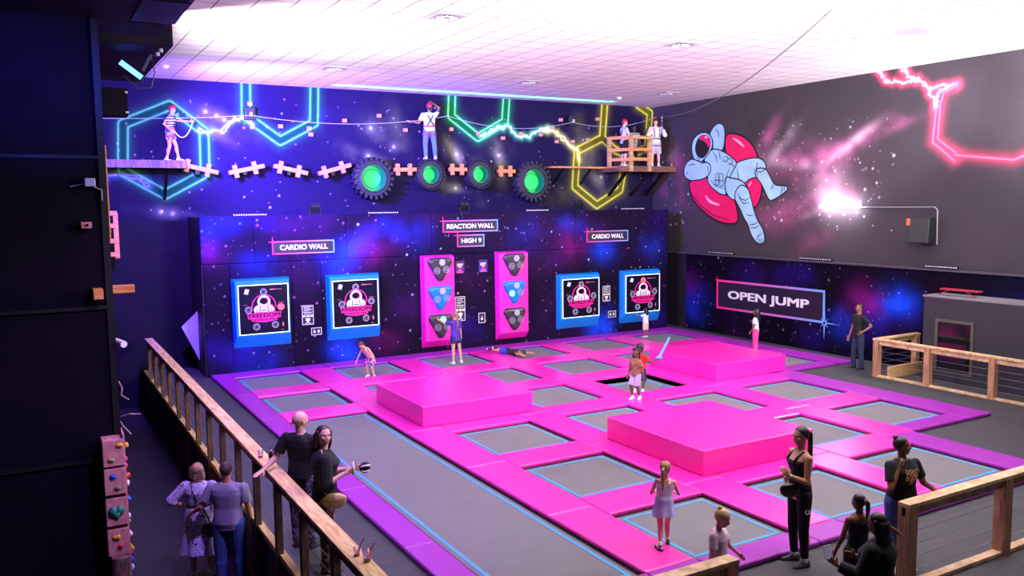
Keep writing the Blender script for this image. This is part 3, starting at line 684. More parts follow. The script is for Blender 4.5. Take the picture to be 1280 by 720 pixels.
def infosign(u0, u1, v0, v1, label, rows):
    t = thing('info_sign', on_pads((u0+u1)/2, v0, 0), label, 'sign')
    g = MB(); g.prism([(u0, v0), (u1, v0), (u1, v1), (u0, v1)], on_pads, .003, .01); g.build('background', M_signbg, t)
    g = MB(); frame_rect(g, on_pads, u0, u1, v0, v1, .016, .01, .014)
    for a, b, c, d in rows: g.prism([(u0+(u1-u0)*a, v0+(v1-v0)*c), (u0+(u1-u0)*b, v0+(v1-v0)*c), (u0+(u1-u0)*b, v0+(v1-v0)*d), (u0+(u1-u0)*a, v0+(v1-v0)*d)], on_pads, .01, .015)
    g.build('print', M_white, t)
rows = [(.15,.85,.9,.93),(.15,.7,.84,.86),(.15,.85,.76,.79),(.15,.6,.7,.72),(.12,.88,.62,.65),(.2,.8,.55,.57),(.08,.3,.4,.5),(.38,.62,.4,.5),(.7,.92,.4,.5),(.3,.7,.22,.34),(.4,.6,.12,.22),(.25,.75,.06,.09)]
infosign(6.60, 6.93, 1.14, 1.69, 'narrow rules sign between the two left cardio panels', rows)
infosign(11.39, 11.72, .87, 1.63, 'tall rules sign beside the left magenta column', rows)
infosign(16.98, 17.29, 1.11, 1.64, 'narrow rules sign between the two right cardio panels', rows)
infosign(6.85, 7.15, .83, 1.04, 'small square pictogram sign below the left rules sign', [(.2,.4,.3,.6),(.6,.8,.3,.6),(.26,.34,.62,.75),(.66,.74,.62,.75)])
infosign(17.21, 17.54, .54, .76, 'small square pictogram sign below the right rules sign', [(.2,.4,.3,.6),(.6,.8,.3,.6),(.26,.34,.62,.75),(.66,.74,.62,.75)])
infosign(12.19, 12.42, .75, 1.07, 'small upright pictogram sign left of the right magenta column', [(.35,.65,.3,.5),(.45,.55,.5,.7)])
for u0, lab in ((11.38, 'left of two small score screens under the HIGH 9 sign'), (12.19, 'right of two small score screens under the HIGH 9 sign')):
    t = thing('score_screen', on_pads(u0, 2.35, 0), lab, 'screen')
    MB().prism([(u0, 2.34), (u0+.33, 2.34), (u0+.33, 2.75), (u0, 2.75)], on_pads, .0, .05).build('casing', M_blackmatte, t, bevel=.01)
    MB().prism([(u0+.02, 2.36), (u0+.31, 2.36), (u0+.31, 2.73), (u0+.02, 2.73)], on_pads, .05, .053).build('display', mat('display_blue', (40,20,110), emit=(60,30,170), estr=.35), t)
    g = MB()
    for a, b, c, d in ((.07,.27,.28,.31),(.06,.24,.24,.27),(.11,.22,.19,.22)): g.prism([(u0+a, 2.34+c), (u0+b, 2.34+c), (u0+b, 2.34+d), (u0+a, 2.34+d)], on_pads, .053, .056)
    g.build('headline', mat('display_orange', (255,150,120), emit=(255,150,120), estr=1.2), t)
    g = MB()
    for a, b, c, d in ((.06,.27,.03,.07),(.11,.22,.09,.14)): g.prism([(u0+a, 2.34+c), (u0+b, 2.34+c), (u0+b, 2.34+d), (u0+a, 2.34+d)], on_pads, .053, .056)
    g.build('footer', mat('display_pink', (255,50,150), emit=(255,50,150), estr=.8), t)
# white triangular panel leaning beside the padded wall
g = MB(); g.prism([(3.55, 1.22), (3.98, 1.62), (3.98, .25)], lambda u, v, n: (u, 24.4-n, v), 0, .03)
tag(g.build('banner', mat('white_cloth', (190,185,215), .7)), 'white triangular cloth hanging beside the left end of the galaxy wall', 'banner')
# ================================================================ HIGH ROPES COURSE ON THE UPPER WALLS
M_timber = wood_mat('pine_timber', (228,152,86), (190,112,60))
M_timber2 = wood_mat('aged_rail_timber', (205,165,118), (150,105,66), (1.2, 1.2, 12))
M_post = wood_mat('brown_post', (112,84,74), (70,50,48), (9, 9, 1.5))
M_rubber = mat('tyre_rubber', (34,32,42), .65, bump=.3, bscale=30)
M_green = mat('green_lit_disc', (20,120,70), emit=(40,255,120), estr=1.0, noise=0)
M_rim = mat('green_rim', (20,120,90), .3, metal=.3)
def tyre(x, z, R, label, inner=.46):
    t = thing('tyre', (x, YB-.25, z-R), label, 'tyre', 'tyre stepping stones on the climbing wall')
    wv = .42; ri = R*inner; prof = []
    for a, b in ((0, ri), (.02, ri+.02), (.05, ri+.06), (.03, R*.80), (.04, R*.88), (.10, R*.95), (.16, R*.975), (wv/2+.02, R*.985)): prof.append((a, b))
    prof = prof + [(wv-a+.04, b) for a, b in reversed(prof[:-1])]
    n = 40; vs = []; fs = []
    for i in range(n):
        an = 2*PI*i/n
        for a, r in prof: vs.append((x+r*math.cos(an), YB-.04-wv+a-.01, z+r*math.sin(an)))
    m = len(prof)
    for i in range(n):
        j = (i+1) % n
        for k in range(m): fs.append((i*m+k, i*m+(k+1) % m, j*m+(k+1) % m, j*m+k))
    MB().add(vs, fs).build('casing', M_rubber, t, smooth=True)
    tr = MB(); nl = 22 if R > .55 else 30; hh = .055 if R > .55 else .02
    for i in range(nl):
        an = 2*PI*i/nl; c, s = math.cos(an), math.sin(an)
        for side in (-1, 1):
            a2 = an + (PI/nl if side > 0 else 0); c2, s2 = math.cos(a2), math.sin(a2)
            ctr = Vector((x+(R*.965)*c2, YB-.26+side*.10, z+(R*.965)*s2))
            tr.obox(ctr, Vector((c2, 0, s2))*hh, Vector((-s2*.25, 1, c2*.25)).normalized()*.105, Vector((-s2, 0, c2))*.032*(R/.5))
    tr.build('tread', M_rubber, t, bevel=.008)
    g = MB(); annulus(g, on_back, x, z, ri*.97, ri*1.03, .05, .44, 40); g.build('rim', M_rim, t, smooth=False)
    g = MB(); g.prism(ring_pts(x, z, ri*.96, 40), on_back, .06, .09); g.build('green_light', M_green, t)
    g = MB(); annulus(g, on_back, x+.03, z-.01, ri*.70, ri*.76, .20, .23, 40); g.build('inner_ring', mat('dark_green_ring', (10,70,55), .4), t)
tyre(9.40, 5.30, .62, 'leftmost tractor tyre on the wall glowing green inside', .66)
tyre(11.32, 5.43, .49, 'car tyre glowing green under the climber in jeans', .60)
tyre(13.11, 5.45, .48, 'small tyre glowing green, third of the four', .60)
tyre(15.17, 5.22, .66, 'largest chunky tractor tyre glowing green at the right end of the four', .62)

def stepbeam(x0, z0, x1, z1, label, pegs=(.18, .72)):
    t = thing('timber_step', ((x0+x1)/2, 24.95, min(z0, z1)), label, 'timber step', 'timber stepping beams between the platforms')
    a, b = Vector((x0, 24.95, z0)), Vector((x1, 24.95, z1)); d = (b-a).normalized(); up = Vector((-d.z, 0, d.x))
    MB().beam(a, b, .16, .12, (0,0,1)).build('beam', M_timber, t, bevel=.008)
    for k in pegs:
        p = a+(b-a)*k; g = MB(); g.obox(p+Vector((0,-.05,0)), d*.06, (0,.05,0), up*.18)
        g.build('crosspiece', M_timber, t, bevel=.006)
    MB().box(min(x0,x1)+abs(x1-x0)*.4, min(x0,x1)+abs(x1-x0)*.5, 24.95, YB-.002, min(z0,z1)-.05, min(z0,z1)+.03+abs(z1-z0)/2).build('bracket', M_blackmetal, t)
stepbeam(3.80, 5.66, 4.80, 5.43, 'timber step sloping down beside the left platform')
stepbeam(5.10, 5.43, 6.09, 5.64, 'second timber step from the left platform, rising to the right')
stepbeam(6.37, 5.64, 7.35, 5.43, 'third timber step from the left, falling to the right')
stepbeam(7.69, 5.43, 8.69, 5.70, 'timber step rising towards the leftmost tyre')
stepbeam(10.09, 5.57, 10.84, 5.58, 'level timber step between the first and second tyres', (.15, .7))
stepbeam(12.0, 5.60, 12.63, 5.60, 'level timber step between the two small tyres', (.15, .7))
stepbeam(13.80, 5.56, 14.45, 5.56, 'level timber step between the third and fourth tyres', (.15, .7))
t = thing('timber_walkway', (17.1, 24.95, 5.7), 'long narrow timber beam between the last tyre and the right platform', 'timber beam')
MB().box(15.8, 18.03, 24.7, 25.05, 5.68, 5.74).build('plank', M_timber, t, bevel=.006)
for x in (16.2, 17.35): MB().beam((x, 25.25, 5.15), (x+.1, 24.75, 5.66), .05, .06).build('brace', M_blackmetal, t)
for i, (x, z) in enumerate([(5.83,7.42),(8.65,7.05),(7.55,6.78),(9.77,7.24),(10.64,6.83),(12.25,6.91),(13.25,6.80),(14.19,6.68),(14.89,6.85),(15.69,6.84),(16.16,7.10),(16.52,7.38),(17.03,6.64),(17.68,6.72),(18.10,7.47),(16.35,6.62),(5.88,6.76),(6.69,6.81),(7.59,6.60),(5.02,6.58)]):
    g = MB().prism([(x-.07, z-.055), (x+.07, z-.055), (x+.07, z+.055), (x-.07, z+.055)], on_back, 0, .09)
    o = g.build('climbing_block', mat('orange_block', (205,140,120), .6), None, bevel=.012); tag(o, 'small square wooden hand block fixed high on the painted wall', 'climbing hold', 'small wooden hand blocks on the upper wall')
# platforms
def platform(x0, x1, y0, z, th, label, braces):
    t = thing('platform', ((x0+x1)/2, y0, z-th), label, 'platform')
    MB().box(x0, x1, y0, YB-.03, z-.05, z).build('deck_boards', M_timber, t, bevel=.005)
    g = MB(); g.box(x0, x1, y0-.05, y0, z-th, z+.01); g.box(x0, x0+.05, y0, YB-.03, z-th, z-.05); g.box(x1-.05, x1, y0, YB-.03, z-th, z-.05)
    g.build('fascia', M_post if x0 < 5 else wood_mat('platform_fascia', (120,82,64), (84,56,46)), t, bevel=.004)
    for x in braces: MB().beam((x, YB-.05, z-1.0), (x, y0+.2, z-th), .07, .1).build('brace', M_blackmetal, t)
    return t
platform(1.2, 3.88, 24.3, 5.72, .2, 'timber platform high on the left under the climber in a striped shirt', (1.9, 3.4))
platform(18.05, 20.68, 24.0, 5.74, .19, 'timber platform high in the corner carrying three climbers', (18.6, 19.6, 20.3))
t = thing('guard_rail', (1.9, 24.3, 5.72), 'short post and rail guard at the left end of the high platform', 'guard rail')
MB().box(1.72, 1.86, 24.13, 24.245, 5.52, 6.9).build('post', M_timber, t, bevel=.006)
for z in (6.0, 6.45): MB().box(1.1, 1.719, 24.16, 24.21, z, z+.12).build('rail', M_timber, t, bevel=.004)
t = thing('ladder', (1.9, 24.6, 3.1), 'short timber ladder hanging on the wall beside the dark tower', 'ladder')
MB().box(2.02, 2.14, 24.6, 24.75, 3.15, 4.35).build('rail', M_timber, t, bevel=.005); MB().box(1.3, 1.42, 24.6, 24.75, 3.15, 4.35).build('rail', M_timber, t, bevel=.005)
for z in (3.2, 3.55, 3.95, 4.28): MB().box(1.4, 2.12, 24.56, 24.62, z, z+.12).build('rung', M_timber, t, bevel=.004)
t = thing('guard_rail', (18.8, 24.0, 5.74), 'square timber guard rail around the stairs of the corner platform', 'guard rail')
for x, y in ((18.16, 24.62), (18.56, 23.89), (19.38, 23.89)):
    MB().box(x-.07, x+.07, y-.05, y+.05, 5.56 if x > 18.3 else 5.745, 6.8 if x > 18.3 else 6.78).build('post', M_timber2, t, bevel=.006)
for z in (6.74, 6.32, 5.98):
    MB().box(18.5, 19.45, 23.80, 23.84, z-.05, z+.06).build('rail', M_timber if z < 6.5 else M_timber2, t, bevel=.004)
    MB().beam((18.16, 24.6, z), (18.5, 23.87, z), .04, .11).build('rail', M_timber, t, bevel=.004)
# safety lines and fixtures
def catenary(a, b, sag, n=24): return [Vector(a).lerp(Vector(b), i/n)-Vector((0,0,sag*4*(i/n)*(1-i/n))) for i in range(n+1)]
M_rope = mat('grey_rope', (190,185,205), .6)
g = MB(); g.tube(catenary((1.7, 24.9, 6.82), (5.8, 25.1, 7.08), .04), .008, 6); g.tube(catenary((5.8, 25.1, 7.08), (12.0, 24.95, 7.3), .25), .008, 6); g.tube(catenary((12.0, 24.95, 7.3), (16.9, 25.1, 7.3), .3), .008, 6); g.tube(catenary((16.9, 25.1, 7.3), (20.6, 25.0, 7.62), .25), .008, 6)
tag(g.build('safety_line', M_rope), 'pale safety line sagging along the top of the painted back wall', 'rope')
g = MB(); g.tube(catenary((20.6, 24.6, 7.58), (13.2, 11.0, 8.0), .45), .014, 6)
tag(g.build('zip_line', mat('dark_cable', (110,105,115), .5)), 'dark zip line cable rising from the corner across the white ceiling', 'cable')
for x, z, lab in ((5.80, 7.13, 'black speaker bracket high on the wall between the first two green hexagons'), (16.93, 7.36, 'black speaker bracket high on the wall near the yellow hexagon')):
    t = thing('line_bracket', (x, YB, z), lab, 'bracket')
    MB().box(x-.15, x+.15, YB-.2, YB-.002, z-.18, z+.18).build('box', M_blackmatte, t, bevel=.02); MB().box(x-.03, x+.05, YB-.26, YB-.2, z-.08, z+.04).build('shackle', M_whitelit, t, bevel=.01)
# LED bars and wall washers on the ledges
def ledbar(fn, u0, u1, v, lab):
    t = thing('led_bar', fn((u0+u1)/2, v, .1), lab, 'light bar', 'thin LED bars along the ledges')
    a, b = min(u0, u1), max(u0, u1)
    MB().prism([(a, v), (b, v), (b, v+.05), (a, v+.05)], fn, .02, .10).build('casing', M_blackmatte, t)
    g = MB(); n = 14
    for i in range(n): u = a+(b-a)*(i+.5)/n; g.prism([(u-.018, v+.012), (u+.018, v+.012), (u+.018, v+.038), (u-.018, v+.038)], fn, .10, .108)
    g.build('diodes', mat('pale_diode', (220,210,230), .4), t)
fp = lambda u, v, n: (u, YP+.15-n, v)
for a, b, l in ((4.85,5.75,'LED bar on the ledge above the leftmost sign'), (8.65,9.6,'LED bar on the ledge below the leftmost tyre'), (14.0,14.85,'LED bar on the ledge below the largest tyre'), (17.8,18.8,'LED bar on the ledge below the corner platform')): ledbar(fp, a, b, 4.23, l)
for a, b, l in ((22.1,20.9,'LED bar on the right ledge below the astronaut'), (18.1,16.9,'LED bar on the right ledge right of the astronaut foot'), (13.9,13.0,'LED bar on the right ledge below the wall speaker')): ledbar(lambda u, v, n: (XR-.05-n, u, v), a, b, 2.70, l)
for x, l in ((7.22,'black spotlight on the ledge between the left pair of cardio panels'), (12.0,'black spotlight on the ledge below the two small tyres'), (16.35,'black spotlight on the ledge under the yellow hexagon')):
    t = thing('spotlight', (x, 23.9, 4.22), l, 'spotlight', 'black spotlights on the ledge')
    MB().obox((x, 23.9, 4.42), (.14,0,0), (0,.07,.05), (0,-.04,.1)).build('head', M_blackmatte, t, bevel=.02)
    g = MB(); g.box(x-.17, x-.15, 23.87, 23.93, 4.2, 4.45); g.box(x+.15, x+.17, 23.87, 23.93, 4.2, 4.45); g.box(x-.17, x+.17, 23.85, 23.95, 4.2, 4.225); g.build('yoke', M_blackmetal, t)
# ---- floating astronaut painted on the right wall
def P2(L): return L
AST = dict(
 armup=[(22.28,6.74),(22.14,6.96),(21.96,7.10),(21.73,7.13),(21.55,7.00),(21.50,6.72),(21.56,6.21),(21.81,6.18),(22.1,6.2),(22.06,6.57)],
 helmet=[(23.10,6.11),(23.16,6.38),(23.09,6.64),(22.85,6.83),(22.51,6.89),(22.23,6.78),(22.09,6.57),(22.11,6.31),(22.31,6.10),(22.55,5.9),(22.78,5.80),(22.98,5.93)],
 torso=[(22.13,6.31),(21.58,6.18),(21.04,5.87),(20.91,5.71),(21.15,5.45),(21.3,5.2),(21.41,4.9),(21.41,4.68),(21.69,4.72),(22.06,4.92),(22.34,5.15),(22.3,5.41),(22.25,5.73),(22.6,5.95)],
 armleft=[(23.13,6.01),(23.42,5.86),(23.55,5.63),(23.52,5.39),(23.26,5.23),(22.97,5.22),(22.49,5.26),(22.21,5.41),(22.14,5.67),(22.31,5.84),(22.69,5.85)],
 thigh_r=[(21.30,5.55),(20.95,5.76),(20.53,5.85),(20.11,5.89),(19.79,5.81),(19.64,5.62),(19.66,5.47),(20.01,5.24),(20.30,5.22),(20.64,5.02),(20.9,4.95),(21.25,5.0)],
 leg_r=[(20.14,5.46),(19.94,5.55),(19.63,5.50),(19.49,5.29),(19.29,4.98),(19.01,4.95),(18.79,4.94),(18.71,4.84),(18.93,4.68),(19.27,4.52),(19.47,4.47),(19.64,4.72),(19.80,5.00),(20.06,5.25)],
 thigh_l=[(21.43,5.32),(21.12,5.24),(20.77,5.20),(20.47,5.0),(20.33,4.73),(20.59,4.62),(20.93,4.5),(21.19,4.55),(21.42,4.78),(21.48,5.07)],
 leg_l=[(20.97,4.83),(20.72,5.04),(20.42,4.93),(20.27,4.61),(20.15,4.24),(19.98,3.87),(19.73,3.60),(19.62,3.30),(19.68,3.11),(19.88,3.07),(20.05,3.17),(20.26,3.40),(20.35,3.68),(20.57,3.92),(20.75,4.24),(21.01,4.55)])
RB = [(21.52,6.70),(21.19,6.76),(20.71,6.63),(20.33,6.39),(20.08,6.07),(19.95,5.7),(19.85,5.33),(19.80,4.91),(19.84,4.60),(20.03,4.27),(20.24,4.24),(20.5,4.9),(20.9,5.6),(21.04,5.80),(21.49,6.05)]
RF = [(23.28,5.15),(23.0,5.4),(22.39,5.4),(22.01,4.89),(21.46,4.68),(21.06,4.65),(20.87,4.17),(20.84,3.76),(21.08,3.72),(21.48,3.72),(21.99,3.85),(22.56,4.14),(23.01,4.50),(23.21,4.81)]
def smooth_pts(p, it=2):
    for _ in range(it):
        q = []
        for i in range(len(p)):
            a, b = p[i], p[(i+1) % len(p)]; q += [(a[0]*.75+b[0]*.25, a[1]*.75+b[1]*.25), (a[0]*.25+b[0]*.75, a[1]*.25+b[1]*.75)]
        p = q
    return p
def outline(mb, fn, pts, w, n0, n1, closed=True):
    m = len(pts); L = []
    for i in range(m):
        a = Vector(pts[(i-1) % m] if closed or i > 0 else pts[i]); b = Vector(pts[(i+1) % m] if closed or i < m-1 else pts[i]); d = (b-a)
        d = d.normalized() if d.length > 0 else Vector((1,0)); nn = Vector((-d.y, d.x)); p = Vector(pts[i]); ww = w if closed else w*(.35+.65*math.sin(PI*(i+.5)/m))
        L.append((p+nn*ww/2, p-nn*ww/2))
    vs = [fn(q.x, q.y, n1) for pr_ in L for q in pr_]
    fs = [(2*i, 2*i+1, 2*((i+1) % m)+1, 2*((i+1) % m)) for i in range(m if closed else m-1)]
    mb.add(vs, fs)
M_suit = mat('pale_blue_paint', (160,206,236), .6, noise=.12, nscale=2.2); M_ink = mat('black_ink', (16,14,24), .6); M_ringp = mat('hot_pink_paint', (226,16,96), .55, noise=.06, nscale=3)
ast = thing('astronaut_mural', (XR, 21.1, 3.0), 'painted astronaut reclining on a pink swim ring on the right wall', 'mural')
fillp = MB(); ink = MB(); suit = MB(); n_ = .004
for k, pts in enumerate((RB, RF)):
    s = smooth_pts(pts); fillp.prism(s, on_right, n_, n_+.001); outline(ink, on_right, s, .06, n_, n_+.003)
fillp.build('swim_ring', M_ringp, ast)
for i, k in enumerate(('armup', 'thigh_r', 'leg_r', 'torso', 'helmet', 'armleft', 'thigh_l', 'leg_l')):
    s = smooth_pts(AST[k]); a = n_+.006+i*.0015; suit.prism(s, on_right, a-.001, a); outline(ink, on_right, s, .042, a, a+.0008)
suit.build('space_suit', M_suit, ast)
top = n_+.02
V1 = smooth_pts([(22.97,6.36),(22.89,6.62),(22.66,6.79),(22.37,6.78),(22.18,6.61),(22.18,6.35),(22.36,6.10),(22.59,5.95),(22.84,6.06),(22.93,6.20)])
g = MB(); g.prism(V1, on_right, top, top+.002); g.build('visor', M_ink, ast)
g = MB(); g.prism(smooth_pts([(22.80,6.68),(22.6,6.77),(22.37,6.76),(22.2,6.60),(22.2,6.36),(22.30,6.33),(22.36,6.47),(22.45,6.52),(22.55,6.60),(22.68,6.62)]), on_right, top+.002, top+.004); g.build('visor_reflection', M_ringp, ast)
for line in ([(22.16,5.21),(21.97,5.05),(21.78,4.98),(21.46,4.9)], [(21.93,5.40),(21.79,5.46),(21.76,5.07),(21.90,5.01),(21.93,5.40)], [(21.73,5.43),(21.56,5.39),(21.54,5.01),(21.70,5.00),(21.73,5.43)], [(22.0,5.2),(21.8,5.2),(21.5,5.15)],
             [(21.57,5.96),(21.40,6.00),(21.3,5.9),(21.42,5.8),(21.57,5.85),(21.57,5.96)], [(21.4,5.92),(21.2,5.9),(21.1,5.78),(21.3,5.7)], [(21.3,5.75),(21.1,5.68),(21.0,5.6)], [(21.25,5.6),(21.4,5.3),(21.42,5.1)], [(22.1,6.2),(21.9,6.0),(21.85,5.8)], [(21.75,6.15),(21.7,5.9)],
             [(20.9,5.55),(20.85,5.3),(20.8,5.1)], [(20.0,5.75),(20.05,5.5),(20.0,5.3)], [(19.65,5.5),(19.85,5.4),(20.0,5.42)], [(19.3,5.0),(19.4,4.85)], [(18.95,4.93),(18.95,4.8),(19.0,4.68)], [(18.85,4.92),(18.87,4.8)],
             [(20.9,4.75),(20.7,4.55),(20.5,4.5),(20.3,4.6)], [(20.85,4.65),(20.6,4.4),(20.35,4.42)], [(20.45,4.05),(20.3,4.0),(20.15,4.02)], [(20.3,3.7),(20.1,3.72),(19.95,3.8)], [(20.25,3.6),(20.05,3.6),(19.9,3.68)], [(20.0,3.2),(19.9,3.35),(19.75,3.45)], [(19.9,3.12),(19.85,3.25)], [(19.8,3.1),(19.75,3.28)],
             [(23.3,5.75),(23.1,5.8),(22.95,5.78)], [(23.4,5.45),(23.3,5.55)], [(22.35,5.75),(22.28,5.6),(22.3,5.45)], [(22.7,5.8),(22.4,5.82)], [(21.95,6.95),(21.8,6.8),(21.78,6.65)], [(22.85,5.95),(22.7,5.85),(22.78,6.0),(22.88,6.05)], [(23.1,4.75),(22.6,4.3),(22.0,4.0),(21.2,3.85)]):
    if len(line) > 1:
        fine = []
        for a, b in zip(line[:-1], line[1:]):
            for q in range(3): fine.append((a[0]+(b[0]-a[0])*q/3, a[1]+(b[1]-a[1])*q/3))
        outline(ink, on_right, fine+[line[-1]], .03, top, top+.001, False)
ink.build('ink_lines', M_ink, ast)
g = MB()
for s in ([(21.19,6.60),(20.88,6.52),(20.62,6.31),(20.58,6.22),(20.88,6.40)], [(22.48,4.76),(22.14,4.50),(21.68,4.37),(21.74,4.33),(22.25,4.42)], [(20.22,5.13),(20.26,5.04),(20.34,4.95),(20.40,4.97),(20.30,5.09)], [(22.5,6.74),(22.35,6.72),(22.3,6.66),(22.44,6.66)]): g.prism(smooth_pts(s, 1), on_right, top+.004, top+.006)
g.build('highlight', mat('pink_highlight', (255,175,205), .5), ast)

# batten light, conduit, wall speaker
t = thing('batten_light', (XR, 16.7, 4.3), 'glowing white batten light on the right wall', 'wall light')
MB().cyl((XR-.14, 17.36, 4.30), (XR-.14, 16.02, 4.30), .055, n=16).build('tube', mat('batten_tube', (255,255,255), emit=(255,248,250), estr=120), t, smooth=True)
MB().box(XR-.08, XR-.002, 16.0, 17.4, 4.25, 4.35).build('housing', M_whitelit, t)
g = MB(); g.tube([(XR-.04, 16.0, 4.27), (XR-.04, 13.75, 4.27), (XR-.04, 13.68, 4.2), (XR-.04, 13.66, 3.3)], .016, 8); tag(g.build('conduit', mat('grey_conduit', (130,126,136), .5)), 'thin grey conduit running from the batten light to the wall speaker', 'conduit')
t = thing('wall_speaker', (XR-.3, 13.9, 3.35), 'black loudspeaker bracketed to the right wall below the conduit', 'speaker')
MB().obox((XR-.36, 13.9, 3.68), (.17,.03,0), (-.04,.27,0), (.02,0,.34)).build('cabinet', M_blackmatte, t, bevel=.02)
MB().beam((XR, 13.9, 3.7), (XR-.25, 13.9, 3.7), .06, .06).build('bracket', M_blackmetal, t)
MB().box(XR-.56, XR-.5, 14.1, 14.2, 3.8, 3.98).build('warning_tag', mat('orange_tag', (230,110,70), .5), t)

# ceiling vents
def vent(x, y, label, plain=False):
    t = thing('ceiling_vent', (x, y, 7.98), label, 'ceiling vent', 'square vents in the ceiling')
    MB().box(x-.3, x+.3, y-.3, y+.3, 7.975, 7.998).build('plate', mat('vent_plate', (176,168,182), .5), t, bevel=.005)
    if plain: return
    g = MB()
    for i in range(12):
        a = 2*PI*i/12; g.obox((x+.14*math.cos(a), y+.14*math.sin(a), 7.965), Vector((math.cos(a+.4), math.sin(a+.4), 0))*.07, Vector((-math.sin(a+.4), math.cos(a+.4), 0))*.022, (0,0,.012))
    g.build('vanes', M_white, t)
    g = MB(); g.cyl((x, y, 7.974), (x, y, 7.966), .22, n=24); g.build('dark_throat', mat('vent_dark', (60,56,66), .6), t)
for x, y, l, p in ((7.09,14.72,'round-vaned ceiling vent nearest the top left of the view',0), (7.14,21.52,'ceiling vent far left near the back wall',0), (12.94,21.46,'ceiling vent in the middle near the back wall',0), (12.97,14.91,'ceiling vent above the middle of the court towards the right',0), (18.30,21.71,'faint ceiling vent above the corner platform',0), (16.48,11.55,'plain grey ceiling panel at the far right',1)): vent(x, y, l, p)
for x, y, l in ((3.28,22.98,'white smoke detector on the ceiling near the left floodlight'), (17.6,23.3,'white smoke detector on the ceiling near the corner'), (16.1,12.6,'small smoke detector beside the plain grey ceiling panel')):
    t = thing('smoke_detector', (x, y, 7.93), l, 'smoke detector'); MB().cyl((x, y, 8.0), (x, y, 7.93), .09, .06, n=16).build('housing', M_white, t, smooth=False)

# black box beams, speaker box and blue floodlight at the upper left
t = thing('ceiling_duct', (-1, 10, 7.2), 'wide black duct hanging under the ceiling at the upper left', 'duct')
MB().box(-5, 2.18, 5, 13.9, 7.2, 7.999).build('casing', M_black, t, bevel=.12, seg=2)
MB().box(-5, 2.06, 13.9, 14.9, 7.22, 7.999).build('collar', M_black, t, bevel=.03)
g = MB()
for i in range(16): g.box(1.5, 2.1, 12.2+i*.09, 12.25+i*.09, 7.18, 7.2)
g.build('grille', M_blackmetal, t)
t = thing('ceiling_duct', (1, 17, 7.2), 'narrower black box behind the wide duct, above the blue floodlight', 'duct')
MB().box(-5, 2.37, 15.6, 20.3, 7.2, 7.999).build('casing', M_black, t, bevel=.03)
g = MB(); g.cyl((2.2, 15.9, 7.2), (2.2, 15.9, 7.14), .04); g.cyl((2.2, 16.3, 7.2), (2.2, 16.3, 7.14), .04); g.build('bolt', M_whitelit, t)
t = thing('floodlight', (1.78, 16.5, 6.9), 'glowing blue floodlight hanging under the black box at the upper left', 'floodlight')
ctr = Vector((1.78, 16.5, 6.90)); s_ = Vector((.80, .0, -.60)).normalized(); u_ = Vector((.6, 0, .8)).normalized(); dd = Vector((0, -1, 0))
MB().obox(ctr+Vector((0,.06,0)), s_*.25, (0,.05,0), u_*.08).build('housing', M_blackmetal, t, bevel=.01)
MB().obox(ctr, s_*.21, (0,.012,0), u_*.045).build('lens', mat('blue_led_lens', (120,160,255), emit=(50,100,255), estr=9), t)
g = MB(); g.beam(ctr+Vector((.2,.06,.0)), ctr+Vector((.36,.06,.32)), .05, .05); g.tube([ctr+Vector((-.1,.1,-.1)), ctr+Vector((.1,.1,-.3)), ctr+Vector((.33,.1,-.28)), ctr+Vector((.4,.1,.0)), ctr+Vector((.35,.1,.3))], .012, 6); g.build('bracket', mat('dark_bracket', (60,55,75), .5), t)
t = thing('hanging_speaker', (1.75, 19.9, 6.5), 'small dark loudspeaker box left of the first green hexagon', 'speaker')
MB().box(1.5, 2.05, 19.9, 20.3, 6.42, 7.0).build('cabinet', M_tower, t, bevel=.01)
g = MB()
for z in (6.5, 6.92): g.box(2.0, 2.06, 19.88, 19.9, z-.02, z+.02)
g.beam((1.7, 20.1, 7.0), (1.7, 20.1, 7.3), .05, .05)
g.build('bracket', M_whitelit, t)
# ================================================================ TOWER FITTINGS AT THE LEFT
M_ply = mat('pink_stained_plywood', (196,128,132), .7, noise=.25, nscale=14, bump=.2)
HC = {'yellow': (230,170,50), 'blue': (40,80,190), 'green': (40,130,110), 'red': (200,40,60), 'pink': (235,50,130), 'orange': (240,90,40), 'white': (225,220,225), 'sage': (130,150,120), 'lime': (150,170,90)}
def hold_mat(c): return mat('hold_'+c, HC[c], .5, bump=.3, bscale=30)
def hold(mb, c, r, seed, ax=(1,.55,.8)):
    rs = random.Random(seed)
    for k in range(3): mb.ell((c[0]+rs.uniform(-.4,.4)*r*ax[0], c[1]+rs.uniform(-.2,.2)*r*ax[1], c[2]+rs.uniform(-.4,.4)*r*ax[2]), (r*ax[0]*rs.uniform(.6,.9), r*ax[1], r*ax[2]*rs.uniform(.6,.9)), n=10, m=7)
TY = 13.8
boxes = [(1.09, .70, [('yellow', .13, .12), ('lime', -.05, -.1)]), (.66, .27, [('blue', -.05, .08), ('sage', .06, -.1)]), (.21, -.20, [('green', .0, .0)]), (-.26, -.66, [('yellow', -.03, .08), ('red', .05, -.06)])]
desc = ['topmost pink plywood climbing box on the dark tower, with a yellow hold', 'second plywood climbing box from the top, with a blue hold', 'third plywood climbing box, with one big green heart shaped hold', 'lowest plywood climbing box, with yellow and red holds']
